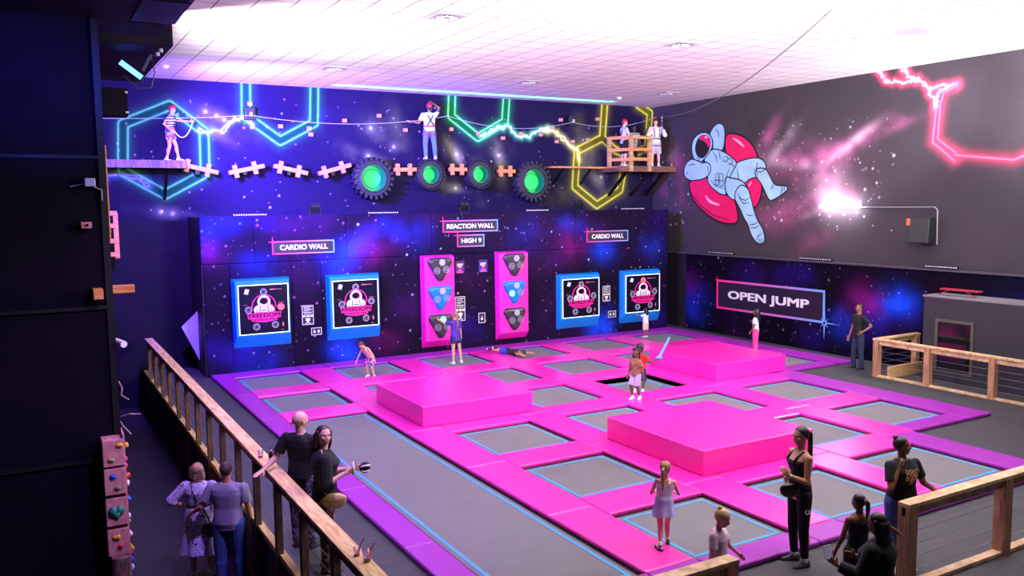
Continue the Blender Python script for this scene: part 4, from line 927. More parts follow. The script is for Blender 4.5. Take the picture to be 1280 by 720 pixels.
for i, (zt, zb, hs) in enumerate(boxes):
    t = thing('climbing_box', (.93, TY-.15, zb), desc[i], 'climbing box', 'plywood climbing boxes')
    MB().box(.79, 1.07, TY-.34, TY, zb, zt).build('plywood_case', M_ply, t, bevel=.006)
    for j, (c, dx, dz) in enumerate(hs):
        g = MB(); r = .085 if c == 'green' else .05
        if c == 'green':
            for s in (-1, 1): g.ell((.93+s*.045, TY-.36, (zt+zb)/2+.03), (.065, .05, .065), n=12, m=8)
            g.cyl((.93, TY-.34, (zt+zb)/2), (.93, TY-.34, (zt+zb)/2-.11), .075, .02)
        else: hold(g, (.93+dx*.6, TY-.35, (zt+zb)/2+dz), r, i*5+j)
        g.build('climbing_hold', hold_mat(c), t, smooth=True)
cb = thing('climbing_board', (1.09, 13.9, -1.05), 'narrow climbing board down the side of the dark tower studded with coloured holds', 'climbing board')
MB().box(1.068, 1.095, 13.5, 15.1, -1.05, 1.15).build('board', M_ply, cb)
for k, (c, z, y) in enumerate([('yellow', .93, 13.75), ('pink', .66, 13.9), ('pink', .55, 14.0), ('orange', .45, 13.72), ('white', .35, 13.7), ('blue', .05, 13.85), ('blue', -.03, 14.05), ('white', -.16, 13.7), ('lime', -.3, 13.9), ('white', -.44, 13.72), ('yellow', -.66, 13.68), ('red', -.82, 13.9), ('blue', -.86, 13.7), ('white', -.98, 13.75)]):
    g = MB(); hold(g, (1.12, y, z), .05, k, (.8, .9, 1)); g.build('climbing_hold', hold_mat(c), cb, smooth=True)
g = MB(); g.cyl((.93, 13.25, -1.05), (.93, 13.3, -.62), .14, .125, n=20)
tag(g.build('log', wood_mat('log_bark', (120,88,82), (70,48,50), (6,6,2)), None, smooth=False, bevel=.012), 'upright round log stump standing below the plywood climbing boxes', 'log')
t = thing('timber_stub', (.88, 13.7, 3.18), 'short timber block and arm sticking out from the dark tower', 'timber block')
MB().box(.80, .93, 13.55, 13.8, 3.17, 3.32).build('block', M_timber, t, bevel=.006)
MB().beam((1.06, 14.3, 3.24), (1.42, 14.3, 3.24), .12, .12).build('arm', M_timber, t, bevel=.006)
t = thing('security_camera', (1.05, 13.85, 2.45), 'white bullet security camera on the side of the dark tower', 'security camera')
MB().cyl((1.05, 13.86, 2.47), (1.1, 13.8, 2.48), .02).build('arm', M_white, t); MB().cyl((1.08, 13.9, 2.5), (1.17, 13.62, 2.475), .042, .05, n=16).build('body', M_white, t)
t = thing('junction_box', (.85, 13.75, 4.8), 'small pale lamp box high on the dark tower', 'lamp box')
MB().box(.78, .92, 13.66, 13.8, 4.80, 4.92).build('housing', mat('lilac_plastic', (170,165,215), .5), t, bevel=.01)
MB().tube([(.6, 13.78, 4.8), (.78, 13.75, 4.84)], .01, 6).build('lead', M_whitelit, t); MB().tube([(.9, 13.75, 4.8), (1.0, 13.75, 4.75), (1.0, 13.75, 4.6)], .01, 6).build('lead', M_whitelit, t)
t = thing('timber_block', (.75, 13.7, 4.2), 'small timber block with a dark bolt on the dark tower below the lamp box', 'timber block')
MB().box(.70, .84, 13.66, 13.8, 4.20, 4.29).build('block', M_ply, t, bevel=.006); MB().cyl((.78, 13.66, 4.245), (.78, 13.64, 4.245), .02).build('bolt', M_blackmetal, t)
t = thing('guard_post', (1.12, 14.6, 5.2), 'timber posts and rails climbing the far edge of the dark tower', 'post')
MB().box(1.07, 1.15, 14.5, 14.6, 4.0, 5.45).build('post', M_timber, t, bevel=.005)
for z in (4.1, 4.5, 4.95, 5.3): MB().box(1.055, 1.15, 14.44, 14.5, z, z+.09).build('rung', M_timber, t, bevel=.004)
for pts, l in (([(1.08, 13.8, 1.9), (1.12, 13.75, 1.8), (1.1, 13.7, 1.7), (1.2, 13.7, 1.62)], 'loose tan cord at the edge of the dark tower, the highest of three'),
               ([(1.06, 13.8, 1.35), (1.2, 13.7, 1.4), (1.35, 13.7, 1.38)], 'loose tan cord sticking out sideways from the dark tower edge, the middle of three'),
               ([(1.06, 13.8, 1.3), (1.12, 13.7, 1.2), (1.2, 13.65, 1.1)], 'loose tan cord just above the topmost plywood box, the lowest of three')):
    tag(MB().tube(pts, .012, 6).build('loose_cord', mat('tan_cord', (150,120,120), .7)), l, 'cord')

# ================================================================ RAILINGS
M_cap = wood_mat('pine_cap', (246,212,146), (206,160,100), (10, 1.1, 10))
M_postA = wood_mat('brown_timber_post', (118,84,70), (74,50,48), (9, 9, 1.5))
M_riser = mat('riser_panel', (66,44,66), .7, noise=.2, nscale=3)
M_wire = mat('steel_wire', (150,150,160), .35, metal=.8)
rl = thing('railing', (2.7, 15, -1.05), 'long timber railing with cap rail, posts and wires dividing the lower walkway from the deck', 'railing')
MB().box(2.60, 2.80, 5.9, 24.4, .93, .985).build('cap_rail', M_cap, rl, bevel=.008)
MB().box(2.66, 2.72, 5.9, 24.4, .80, .93).build('under_rail', M_postA, rl, bevel=.005)
MB().box(2.62, 2.72, 5.9, 25.2, -.10, -.02).build('deck_edge_board', M_cap, rl, bevel=.005)
MB().box(2.68, 2.719, 5.9, 25.2, -1.05, -.10).build('riser_panel', M_riser, rl)
MB().box(2.64, 2.70, 5.9, 25.2, -1.05, -.97).build('bottom_board', M_postA, rl, bevel=.004)
for k in range(16):
    y = 6.05+1.18*k
    MB().box(2.59, 2.68, y-.05, y+.05, -1.05, .93).build('post', M_postA, rl, bevel=.006)
for z in (.12, .29, .46, .63): MB().cyl((2.69, 6, z), (2.69, 24.3, z), .004, n=6).build('wire', M_wire, rl)

def fence(path, posts, label, z0, ztop, mpost, mcap, pw_=.13, bottom=True, inner=None):
    t = thing('railing', (*path[0], z0), label, 'railing')
    for a, b in zip(path[:-1], path[1:]):
        MB().beam((*a, ztop-.03), (*b, ztop-.03), .16, .05).build('cap_rail', mcap, t, bevel=.006)
        MB().beam((*a, ztop-.11), (*b, ztop-.11), .05, .12).build('top_rail', mcap, t, bevel=.005)
        if bottom: MB().beam((*a, z0+.03), (*b, z0+.03), .12, .05).build('bottom_rail', mcap, t, bevel=.005)
        for z in (.2, .36, .52, .68): MB().cyl((*a, z0+z), (*b, z0+z), .004, n=6).build('wire', M_wire, t)
    for x, y in posts: MB().box(x-pw_/2, x+pw_/2, y-pw_/2, y+pw_/2, z0, ztop-.055).build('post', mpost, t, bevel=.006)
    return t
M_pine = wood_mat('pale_pine', (226,192,146), (184,146,104), (3, 3, 3)); M_pinepost = wood_mat('pine_post_vertical', (196,146,108), (150,104,78), (9, 9, 1.2))
fence([(8.68, 6.02), (14, 6.02)], [(8.76, 6.02), (10.7, 6.02), (12.7, 6.02)], 'timber railing at the lower right under the hand of the printed tee woman', DZ, .98, M_pinepost, M_pine, .16)
fence([(5.98, 6.0), (2.9, 6.0)], [(5.90, 6.0), (4.0, 6.0)], 'end of timber railing at the bottom edge in front of the blond toddler', DZ, .95, M_pinepost, M_pine, .15)
fence([(18.9, 14.05), (20.6, 14.05)], [(20.5, 14.05)], 'far side timber railing of the stair opening near the right wall', DZ, .93, M_pinepost, M_pine, .15, False)
fence([(18.9, 14.12), (18.9, 7.5)], [(18.9, 14.03), (18.9, 12.6), (18.9, 11.0), (18.9, 9.4)], 'timber railing of the stair opening near the man in jeans', DZ, .93, M_pinepost, M_pine, .15)
M_osb = mat('chipboard', (190,150,100), .8, noise=.3, nscale=30)
g = MB().box(18.98, 20.6, 13.7, 13.78, DZ+.003, .22); tag(g.build('chipboard_panel', M_osb, None, bevel=.004), 'low chipboard panel inside the stair opening railing', 'panel')
t = thing('partition', (20.2, 12.3, DZ), 'tall black cabinet partition against the right wall with a window frame in it', 'partition')
MB().box(19.75, 20.60, 6, 13.35, DZ+.003, 2.02).build('body', mat('black_board', (44,42,50), .6, noise=.1), t, bevel=.01)
MB().box(19.73, 20.62, 6, 13.38, 2.02, 2.06).build('top_board', mat('grey_top', (120,116,124), .5), t)
g = MB(); frame_rect(g, lambda u, v, n: (19.75-n, u, v), 12.0, 13.0, .15, 1.5, .07, 0, .03); g.build('window_frame', mat('olive_frame', (84,80,70), .5), t)
MB().prism([(12.07, .22), (12.93, .22), (12.93, 1.43), (12.07, 1.43)], lambda u, v, n: (19.75-n, u, v), .0, .008).build('glass', mat('dark_glass', (20,22,26), .08), t)
g = MB(); g.beam((20.1, 13.2, 2.07), (20.1, 12.9, 2.2), .02, .02); g.beam((20.1, 12.2, 2.07), (20.1, 12.5, 2.2), .02, .02); g.box(20.0, 20.2, 12.1, 13.1, 2.2, 2.235)
tag(g.build('model_glider', mat('red_plastic', (170,40,60), .5)), 'small red winged object standing on top of the black partition', 'model')

# ---- drinks on the long rail
M_glass = mat('clear_plastic', (235,240,245), .08, trans=.9); M_straw = mat('pink_straw', (240,30,100), .5); M_brown = mat('brown_bottle_glass', (50,22,16), .12); M_label = mat('bottle_label', (225,222,230), .6)
def cup(x, y, z, label, r=.04, h=.10, straw=True, drink=(230,90,130)):
    t = thing('plastic_cup', (x, y, z), label, 'cup')
    MB().cyl((x, y, z+.001), (x, y, z+h), r*.75, r, n=20, caps=False).build('cup_wall', M_glass, t, smooth=True)
    MB().cyl((x, y, z+.004), (x, y, z+h*.35), r*.72, r*.8, n=20).build('drink', mat('pink_drink', drink, .3), t)
    if straw: MB().cyl((x-.01, y, z+.02), (x+.06, y-.06, z+.2), .006).build('straw', M_straw, t)
cup(2.70, 7.90, .985, 'clear plastic cup with pink straw on the cap rail, left of two', .036, .09)
cup(2.74, 7.72, .985, 'larger clear plastic cup with pink straw on the cap rail, right of two', .046, .12)
cup(2.67, 11.78, .985, 'clear tumbler with pink drink on the cap rail behind the brown bottle', .04, .11, False)
def bottle(x, y, z, label):
    t = thing('beer_bottle', (x, y, z), label, 'bottle')
    prof = [(.0, .03), (.005, .031), (.13, .031), (.165, .018), (.19, .0135), (.235, .0135), (.237, .0)]
    rings = [[Vector((x+max(r, .001)*math.cos(2*PI*i/16), y+max(r, .001)*math.sin(2*PI*i/16), z+a)) for i in range(16)] for a, r in prof]
    MB().loft(rings).build('glass', M_brown, t, smooth=True); MB().cyl((x, y, z+.03), (x, y, z+.10), .0318, n=16, caps=False).build('label', M_label, t)
    MB().cyl((x, y, z+.19), (x, y, z+.215), .0145, n=12, caps=False).build('neck_label', M_label, t)
bottle(2.72, 11.40, .985, 'brown beer bottle with pale label standing on the long cap rail')

# ================================================================ LIGHT
def area(name, loc, aim, size, power, col=(1,1,1), sy=None, spread=PI):
    l = bpy.data.lights.new(name, 'AREA'); l.energy = power; l.color = col; l.size = size
    if sy: l.shape = 'RECTANGLE'; l.size_y = sy
    l.spread = spread
    o = bpy.data.objects.new(name, l); COL.objects.link(o); o.location = loc
    d = Vector(aim)-Vector(loc); o.rotation_euler = d.to_track_quat('-Z', 'Y').to_euler(); return o
def spot(name, loc, aim, power, col, angle=80, blend=.8, rad=.15):
    l = bpy.data.lights.new(name, 'SPOT'); l.energy = power; l.color = col; l.spot_size = math.radians(angle); l.spot_blend = blend; l.shadow_soft_size = rad
    o = bpy.data.objects.new(name, l); COL.objects.link(o); o.location = loc
    d = Vector(aim)-Vector(loc); o.rotation_euler = d.to_track_quat('-Z', 'Y').to_euler(); return o
area('hall_light', (9, 7.0, 7.8), (10.5, 12, 0), 5, 520, (1,.97,.98), 3)
area('hall_light', (14, 4.5, 7.8), (14, 10, 0), 5, 360, (1,.97,.98), 3)
area('uplight', (2.9, 16.8, 6.9), (7.5, 18.2, 8.2), .4, 950, (.97,.96,1), 4.5, 2.6)
area('uplight', (20.3, 9.5, 6.2), (16.5, 14.5, 8.15), 1.0, 1050, (1,.98,.97), .4)
area('uplight', (9.5, 8.5, 5.6), (10.5, 12.5, 8.2), 2.5, 1500, (1,.97,.98), 1.5)
area('green_wash', (13.2, 24.5, 7.3), (13.2, 24.5, 8.0), 10, 40, (.08,1,.40), .04, .9)
spot('blue_flood', (2.9, 20.6, 6.5), (8.0, 25.3, 6.3), 30000, (.15,.07,1), 88, 1)
spot('blue_flood', (3.0, 19.5, 6.2), (4.0, 25.3, 4.5), 7000, (.16,.07,1), 120, 1)
spot('violet_flood', (3.2, 14.5, 7.0), (7.0, 23.4, 2.0), 1500, (.42,.08,1), 75, 1)
spot('blue_flood', (2.9, 15.0, 6.6), (2.0, 17.0, -1.0), 900, (.25,.08,1), 110, 1)
spot('blue_flood', (.2, 11.2, 6.6), (.3, 13.8, 6.2), 700, (.04,.06,1), 60, 1, .05)
spot('purple_flood', (3.2, 9.0, 7.0), (2.2, 13, -1), 2300, (.5,.3,1), 90, 1)
spot('wall_wash', (17.6, 10.0, 7.5), (20.7, 16.4, 6.9), 2600, (1,.97,.97), 60, 1, .3)
W = bpy.data.worlds.new('room_air'); SC.world = W; W.use_nodes = True
W.node_tree.nodes['Background'].inputs[0].default_value = (*lin((130,105,170)), 1); W.node_tree.nodes['Background'].inputs[1].default_value = .10

# ================================================================ CAMERA
cam = bpy.data.cameras.new('camera'); co = bpy.data.objects.new('camera', cam); COL.objects.link(co)
cam.sensor_width = 36; cam.lens = 36*1057.35/1280; cam.clip_end = 100
yaw, pit, rol = .520586, .100288, .010626
fw = Vector((math.sin(yaw)*math.cos(pit), math.cos(yaw)*math.cos(pit), -math.sin(pit))); r_ = Vector((math.cos(yaw), -math.sin(yaw), 0)); d_ = fw.cross(r_)
r2 = r_*math.cos(rol)+d_*math.sin(rol); d2 = -r_*math.sin(rol)+d_*math.cos(rol)
R_ = Matrix((r2, -d2, -fw)).transposed()
co.matrix_world = Matrix.Translation((0, 0, 4.5)) @ R_.to_4x4()
SC.camera = co
vs_ = SC.view_settings; vs_.view_transform = 'Standard'; vs_.look = 'None'; vs_.gamma = 1; vs_.exposure = 0; vs_.use_curve_mapping = False
# ================================================================ PEOPLE
SKIN = {'fair': (226,170,150), 'light': (214,160,136), 'tan': (200,142,112), 'brown': (140,92,70), 'dark': (98,62,50), 'pink': (232,150,150)}
def skin_mat(k): return mat('skin_'+k, SKIN[k], .55, noise=.05, nscale=6)
def cloth(name, rgb, rough=.85): return mat('cloth_'+name, rgb, rough, noise=.08, nscale=12, bump=.15, bscale=18)
M_eye = mat('eye_white', (225,222,220), .3); M_iris = mat('dark_iris', (30,20,16), .2); M_lip = mat('lips', (170,80,80), .5)
_dg_objs = []
def fuse(mb, voxel, it=3, cuts=()):
    """grow one continuous skin over overlapping volumes, then trim it with planes"""
    me = mb.mesh('tmp')
    o = bpy.data.objects.new('tmp', me); COL.objects.link(o)
    r = o.modifiers.new('r', 'REMESH'); r.mode = 'VOXEL'; r.voxel_size = voxel; r.use_smooth_shade = True
    s = o.modifiers.new('s', 'SMOOTH'); s.factor = .5; s.iterations = it
    dg = bpy.context.evaluated_depsgraph_get(); out = bpy.data.meshes.new_from_object(o.evaluated_get(dg))
    bpy.data.objects.remove(o); bpy.data.meshes.remove(me)
    if cuts:
        bm = bmesh.new(); bm.from_mesh(out)
        for p, n in cuts:
            bmesh.ops.bisect_plane(bm, geom=bm.verts[:]+bm.edges[:]+bm.faces[:], plane_co=p, plane_no=n, clear_outer=True)
        bm.to_mesh(out); bm.free()
    out.shade_smooth(); return out
def put(name, me, m, parent):
    me.name = name; me.materials.clear(); me.materials.append(m)
    o = bpy.data.objects.new(name, me); COL.objects.link(o); o.parent = parent; return o
def put_mb(name, mb, m, parent, smooth=True):
    me = mb.mesh(name, [m])
    if smooth: me.shade_smooth()
    o = bpy.data.objects.new(name, me); COL.objects.link(o); o.parent = parent; return o
V = Vector
def nz(v): return Vector(v).normalized()

def hand_prims(mb, w, d, pn, side, L, curl, fat=1., grip=False):
    """palm, four unequal fingers and a thumb; d = pointing direction, pn = palm normal, side = direction of the thumb"""
    d = nz(d); pn = nz(pn); pn = (pn-d*pn.dot(d)).normalized(); s = d.cross(pn).normalized()
    if s.dot(V(side)) < 0: s = -s
    pl = L*.52; mb.caps(w, w+d*pl*.25, L*.14, L*.16, 10)
    for k in range(4):
        o = (1.5-k)*L*.105; mb.caps(w+d*pl*.2+s*o*.6, w+d*pl*.95+s*o, L*.085, L*.07*fat, 8)
    fl = (.42, .48, .45, .35)
    for k in range(4):
        o = (1.5-k)*L*.115; b = w+d*pl+s*o; l = L*fl[k]; dd = d.copy(); p = b
        for j, f in enumerate((.45, .3, .25)):
            c = curl*(.5 if j == 0 else .9); dd = (dd*math.cos(c)+pn*math.sin(c)).normalized(); q = p+dd*l*f
            mb.caps(p, q, L*.052*fat*(1-.08*j), L*.048*fat*(1-.08*j), 8); p = q
    b = w+d*pl*.25+s*L*.17; t1 = (d*.55+s*.75+pn*.25).normalized(); m = b+t1*L*.22; t2 = (d*.85+s*.2+pn*(.3+curl*.4)).normalized()
    mb.caps(b-t1*L*.04, m, L*.075, L*.06*fat, 8); mb.caps(m, m+t2*L*.22, L*.058*fat, L*.048*fat, 8)

def person(label, pos, H, face, sk='light', child=False, sex='f', lean=(0,0,1), twist=0, legs=None, arms=None, head=(0,0,0),
           top=None, bottom=None, shoes=None, hair=None, vox=.011, width=1., hands=None, curl=.5, feet=None, lift=0, group=None, name='person'):
    root = thing(name, pos, label, 'person', group); root.rotation_euler = (0, 0, -math.radians(face))
    hh = .132*H*(1.28 if child else 1.0); hh = max(hh, .17) if child else hh
    Lt = (.225 if child else .245)*H; Ls = Lt; ft = .04*H
    T = H-(Lt+Ls+ft)-hh*.97-.035*H
    legs = legs or [((.02,0,-1), (.0,0,-1)), ((-.02,0,-1), (0,0,-1))]   # [right, left]
    arms = arms or [((.18,.0,-1), (.08,.2,-1)), ((-.18,.0,-1), (-.08,.2,-1))]
    feet = feet or [(.15,1,0), (-.15,1,0)]
    low = min((nz(a)*Lt+nz(b)*Ls).z for a, b in legs)
    P0 = V((0, 0, -low+ft+lift)); S = nz(lean); tw = math.radians(twist)
    sx = V((math.cos(tw), math.sin(tw), 0)); sx = (sx-S*sx.dot(S)).normalized(); fw = S.cross(sx).normalized()   # forward of the chest
    w = width; hw = (.052 if sex == 'f' else .05)*H*w; sw = (.098 if sex == 'f' else .112)*H*(.92 if child else 1)*min(w, 1.12)
    N = P0+S*T; rotS = Matrix((sx, fw, S)).transposed()
    rt = Matrix.Identity(3)
    J = {}
    for i, sg in enumerate((1, -1)):
        hip = P0+V((sg*hw, 0, -.01*H)); k = hip+nz(legs[i][0])*Lt; a = k+nz(legs[i][1])*Ls; J['leg%d' % i] = (hip, k, a)
        sh = N-S*.038*H+sx*sg*sw; el = sh+nz(arms[i][0])*.165*H; wr = el+nz(arms[i][1])*.142*H; J['arm%d' % i] = (sh, el, wr)
    bust = .012 if (sex == 'f' and not child) else 0
    def torso_prims(mb, e, low_=-.14):
        m_ = sex == 'm' or child
        secs = [(-.14,.080,.056,0), (0,.084 if m_ else .092,.062,-.004), (.16,.083 if m_ else .088,.060,0), (.38,.079 if m_ else .073,.055,.003), (.58,.088 if m_ else .080,.060,.004),
                (.74,.096 if m_ else .087,.063+bust*.9,.004+bust*.5), (.87,.090 if m_ else .082,.054,0), (.95,.062,.046,-.004), (1.01,.034,.034,-.004)]
        rings = []; n = 28
        secs = [q for q in secs if q[0] > low_+.03]
        first = secs[0]; secs = [(low_, first[1]*(1.0 if low_ > -.13 else .98), first[2], first[3])]+secs
        for t_, rx, ry, yo in secs:
            kk = 1 if t_ < .9 else .9
            rings.append([P0+S*T*t_+fw*yo*H+sx*(math.copysign(abs(math.cos(2*PI*i/n))**.85, math.cos(2*PI*i/n))*(rx*H*w*kk+e))+fw*(math.copysign(abs(math.sin(2*PI*i/n))**.85, math.sin(2*PI*i/n))*(ry*H*w*kk+e)) for i in range(n)])
        mb.loft(rings)
        if bust:
            for sg in (1, -1): mb.ell(P0+S*T*.69+sx*sg*.036*H+fw*.043*H*w, (.033*H+e*.8, .03*H+e*.6, .033*H+e*.8), rotS)
        mb.caps(J['arm0'][0]-S*.006*H-sx*.012*H, N-S*.03*H, .030*H+e*.8, .034*H+e*.8); mb.caps(J['arm1'][0]-S*.006*H+sx*.012*H, N-S*.03*H, .030*H+e*.8, .034*H+e*.8)
    # head frame
    yw, pt, rl_ = [math.radians(a) for a in head]
    hr = rotS @ Matrix.Rotation(-yw, 3, 'Z') @ Matrix.Rotation(pt, 3, 'X') @ Matrix.Rotation(rl_, 3, 'Y')
    if lean[2] > .9: hr = Matrix.Rotation(tw, 3, 'Z') @ Matrix.Rotation(-yw, 3, 'Z') @ Matrix.Rotation(pt, 3, 'X') @ Matrix.Rotation(rl_, 3, 'Y')
    hx, hy, hz = hr @ V((1,0,0)), hr @ V((0,1,0)), hr @ V((0,0,1))
    hc = N + (S+hz).normalized()*.032*H + hz*hh*.5
    hp = lambda x, y, z: hc+(hx*x+hy*y+hz*z)*hh
    b = MB(); torso_prims(b, 0)
    b.caps(N-S*.03*H, hp(0,-.06,-.25), .036*H*(1 if sex == 'm' else .88), .032*H*(1 if sex == 'm' else .88))
    b.ell(hp(0,-.05,.12), (.335*hh, .42*hh, .385*hh), hr); b.ell(hp(0,.08,-.16), (.265*hh, .29*hh, .31*hh), hr); b.ell(hp(0,.2,-.36), (.13*hh, .13*hh, .1*hh), hr)
    b.caps(hp(0,.34,.05), hp(0,.42,-.09), .035*hh, .062*hh); b.caps(hp(-.14,.31,.12), hp(.14,.31,.12), .06*hh, .06*hh)
    b.ell(hp(0,.34,-.24), (.1*hh, .05*hh, .05*hh), hr)
    for sg in (1, -1): b.ell(hp(sg*.335,-.02,-.03), (.035*hh, .07*hh, .11*hh), hr); b.ell(hp(sg*.16,.25,-.08), (.11*hh, .1*hh, .1*hh), hr)
    HL = .1*H*(1.0 if not child else .98)
    fat = 1.0 if vox < .009 else 1.25
    ws = min(1.15, w)
    for i, sg in enumerate((1, -1)):
        hip, k, a = J['leg%d' % i]
        b.caps(hip, k, .052*H*w, .033*H*ws); b.caps(k, a, .033*H*ws, .021*H); ld = nz(a-k); fd = nz(V(feet[i])-ld*V(feet[i]).dot(ld)*0)
        b.ell(k.lerp(a, .3)-fd*.008*H, (.031*H*ws, .033*H*ws, .075*H), ld.to_track_quat('Z', 'Y').to_matrix())
        heel = a+V((0,0,-.018*H))-fd*.018*H; toe = a+V((0,0,-.026*H))+fd*.085*H; b.caps(heel, toe, .022*H, .014*H)
        J['foot%d' % i] = (heel, toe, fd)
        s_, e_, r_w = J['arm%d' % i]
        b.caps(s_, e_, .028*H*ws, .021*H*ws); b.caps(e_, r_w, .022*H*ws, .0145*H)
        hd = (hands or [None, None])[i]
        if hd is None: hd = (arms[i][1], (-sg, .3, 0), (0, 1, 0))
        elif hd[0] is None: hd = (arms[i][1], hd[1], hd[2])
        cu = curl if not isinstance(curl, (list, tuple)) else curl[i]
        hand_prims(b, r_w, hd[0], hd[1], hd[2], HL, cu, fat)
        J['hand%d' % i] = r_w+nz(hd[0])*HL*.6
    put('body', fuse(b, vox, 2), skin_mat(sk), root)
    for sg in (1, -1):
        g = MB(); g.ell(hp(sg*.14,.335,.045), (.05*hh, .025*hh, .024*hh), hr, 12, 8); eye = put_mb('eye', g, M_eye, root)
        g = MB(); g.ell(hp(sg*.14,.358,.045), (.028*hh, .014*hh, .026*hh), hr, 10, 6); put_mb('iris', g, M_iris, eye)
    g = MB(); g.caps(hp(-.075,.375,-.24), hp(.075,.375,-.24), .022*hh, .022*hh, 8); put_mb('mouth', g, M_lip, root)
    # --- lower garments
    ez = .006*H
    if bottom:
        kind, m = bottom[0], bottom[1]; g = MB()
        if kind in ('jeans', 'leggings', 'wide', 'shorts'):
            e = {'jeans': .008, 'leggings': .004, 'wide': .022, 'shorts': .012}[kind]*H
            g.ell(P0+S*.008*H, ((.088 if sex == 'f' else .082)*H*w+e*.8, .062*H*w+e*.8, .066*H+e), rotS); g.ell(P0+S*T*.22, (.078*H*w+e*.7, .056*H*w+e*.7, .06*H), rotS)
            fr = bottom[2] if len(bottom) > 2 else .5
            for i in (0, 1):
                hip, k, a = J['leg%d' % i]
                if kind == 'shorts':
                    q = hip.lerp(k, fr*1.6) if fr < .6 else k; g.cyl(hip, q, .054*H*w+e, .046*H*w+e*1.5, 20); g.ell(hip, (.054*H*w+e,)*3)
                else:
                    kn = .032 if kind == 'leggings' else .035; g.caps(hip, k, .053*H*w+e, kn*H*ws+e*1.1); end = a+nz(a-k)*(.012*H if kind != 'leggings' else -.035*H)
                    g.cyl(k-nz(a-k)*.01*H, end, kn*H*ws+e*1.1, (.023*H+e*1.4) if kind != 'wide' else .05*H, 20)
                    if kind != 'leggings': g.ell(k.lerp(a, .3), (.034*H*ws+e, .034*H*ws+e, .07*H), nz(a-k).to_track_quat('Z', 'Y').to_matrix())
            put(kind if kind in ('jeans', 'leggings', 'shorts') else 'trousers', fuse(g, max(vox, .009), 2, [(P0+S*T*.26, S)]), m, root)
        elif kind in ('skirt', 'dress'):
            hem = bottom[2]; fl = bottom[3]; rings = []; z0 = (P0+S*T*.36).z; n = 48; zz = [0, .08, .2, .35, .55, .8, 1.0]
            for t_ in zz:
                c = (P0+S*T*.36).lerp(V((P0.x+bottom[4][0] if len(bottom) > 4 else P0.x, P0.y+(bottom[4][1] if len(bottom) > 4 else 0), hem)), t_); ra = (.078*H*w+.01*H)*(1-t_)+(.09*H*w+fl)*t_+.012*H*math.sin(PI*min(1, t_*3)); rb = ra*(.78+.12*t_)
                rings.append([V((c.x+(ra*(1+.10*t_*math.sin(7*2*PI*i/n+1)+.04*t_*math.sin(13*2*PI*i/n)))*math.cos(2*PI*i/n), c.y+rb*(1+.10*t_*math.sin(7*2*PI*i/n+1))*math.sin(2*PI*i/n), c.z+.012*math.sin(3*2*PI*i/n)*t_)) for i in range(n)])
            g.loft(rings, close=False); put_mb('skirt', g, m, root)
    # --- upper garment
    if top:
        kind, m = top[0], top[1]; e = top[2]*H if len(top) > 2 else .009*H; hemt = top[3] if len(top) > 3 else -.05; g = MB(); torso_prims(g, e, (hemt-.012)*H/T)
        cuts = [(N+S*.016*H, S), (P0+S*hemt*H, -S)]
        for i in (0, 1):
            s_, e_, r_w = J['arm%d' % i]
            if kind == 'tee': g.caps(s_, s_.lerp(e_, .3), .028*H*ws+e*.7, .027*H*ws+e*.8); g.cyl(s_, s_.lerp(e_, .70), .028*H*ws+e*.7, .026*H*ws+e*1.05, 18)
            elif kind == 'elbow': g.caps(s_, e_, .031*H*ws+e, .027*H*ws+e*1.2); g.cyl(e_, e_.lerp(r_w, .3), .027*H*ws+e*1.2, .026*H+e*1.5, 18)
            elif kind == 'long': g.caps(s_, e_, .03*H*ws+e, .025*H*ws+e*1.2); g.cyl(e_, e_.lerp(r_w, .93), .025*H*ws+e*1.2, .019*H+e, 18)
        if kind == 'tank':
            g = MB(); q_ = J['arm0'][0], J['arm1'][0]; g0 = MB(); torso_prims(g0, e, (hemt-.012)*H/T); g = g0
            tank_cut = True
            cuts = [(P0+S*hemt*H, -S), (P0+S*T*.80, S)]
            st_ = MB()
            for sg in (1, -1):
                q = sx*sg*.045*H; st_.tube([P0+S*T*.76+q+fw*(.074*H*w), N-S*.045*H+q+fw*.058*H, N-S*.008*H+q*1.05+fw*.01*H, N-S*.045*H+q-fw*.050*H, P0+S*T*.76+q*.8-fw*.062*H*w], .011*H, 8)
            put_mb('shoulder_straps', st_, m, root)
        put({'tee': 't_shirt', 'elbow': 'blouse', 'long': 'long_sleeved_top', 'tank': 'vest_top'}[kind], fuse(g, max(vox*.8, .008), 2, cuts), m, root)
    # --- shoes
    if shoes:
        for i in (0, 1):
            heel, toe, fd = J['foot%d' % i]; g = MB(); g.caps(heel+V((0,0,.004*H)), toe-fd*.004*H, .028*H, .020*H, 14); g.caps(heel+V((0,0,.02*H)), heel.lerp(toe, .45)+V((0,0,.012*H)), .024*H, .02*H, 12); g.cyl(J['leg%d' % i][2]-V((0,0,.01*H)), J['leg%d' % i][2]+nz(J['leg%d' % i][1]-J['leg%d' % i][2])*.012*H, .027*H, .024*H, 14)
            zc = min(heel.z, toe.z)-.019*H
            sh = put('shoe', fuse(g, .008 if vox < .012 else .01, 2, [(V((0,0,zc)), V((0,0,-1)))]), shoes[0], root)
            if len(shoes) > 1:
                g = MB(); n = fd.cross(V((0,0,1))).normalized(); ring = []
                for t_, ww in ((-.3,.012),(-.22,.026),(.1,.026),(.5,.027),(.85,.026),(1.05,.018),(1.12,.006)): ring.append((heel.lerp(toe, t_), ww*H))
                pts = [c+n*q for c, q in ring]+[c-n*q for c, q in reversed(ring)]
                g.add([V((p.x, p.y, zc-.006*H)) for p in pts]+[V((p.x, p.y, zc+.008*H)) for p in pts], [tuple(range(len(pts))), tuple(range(2*len(pts)-1, len(pts)-1, -1))]+[(j, (j+1) % len(pts), len(pts)+(j+1) % len(pts), len(pts)+j) for j in range(len(pts))])
                o = put_mb('sole', g, shoes[1], sh, False)
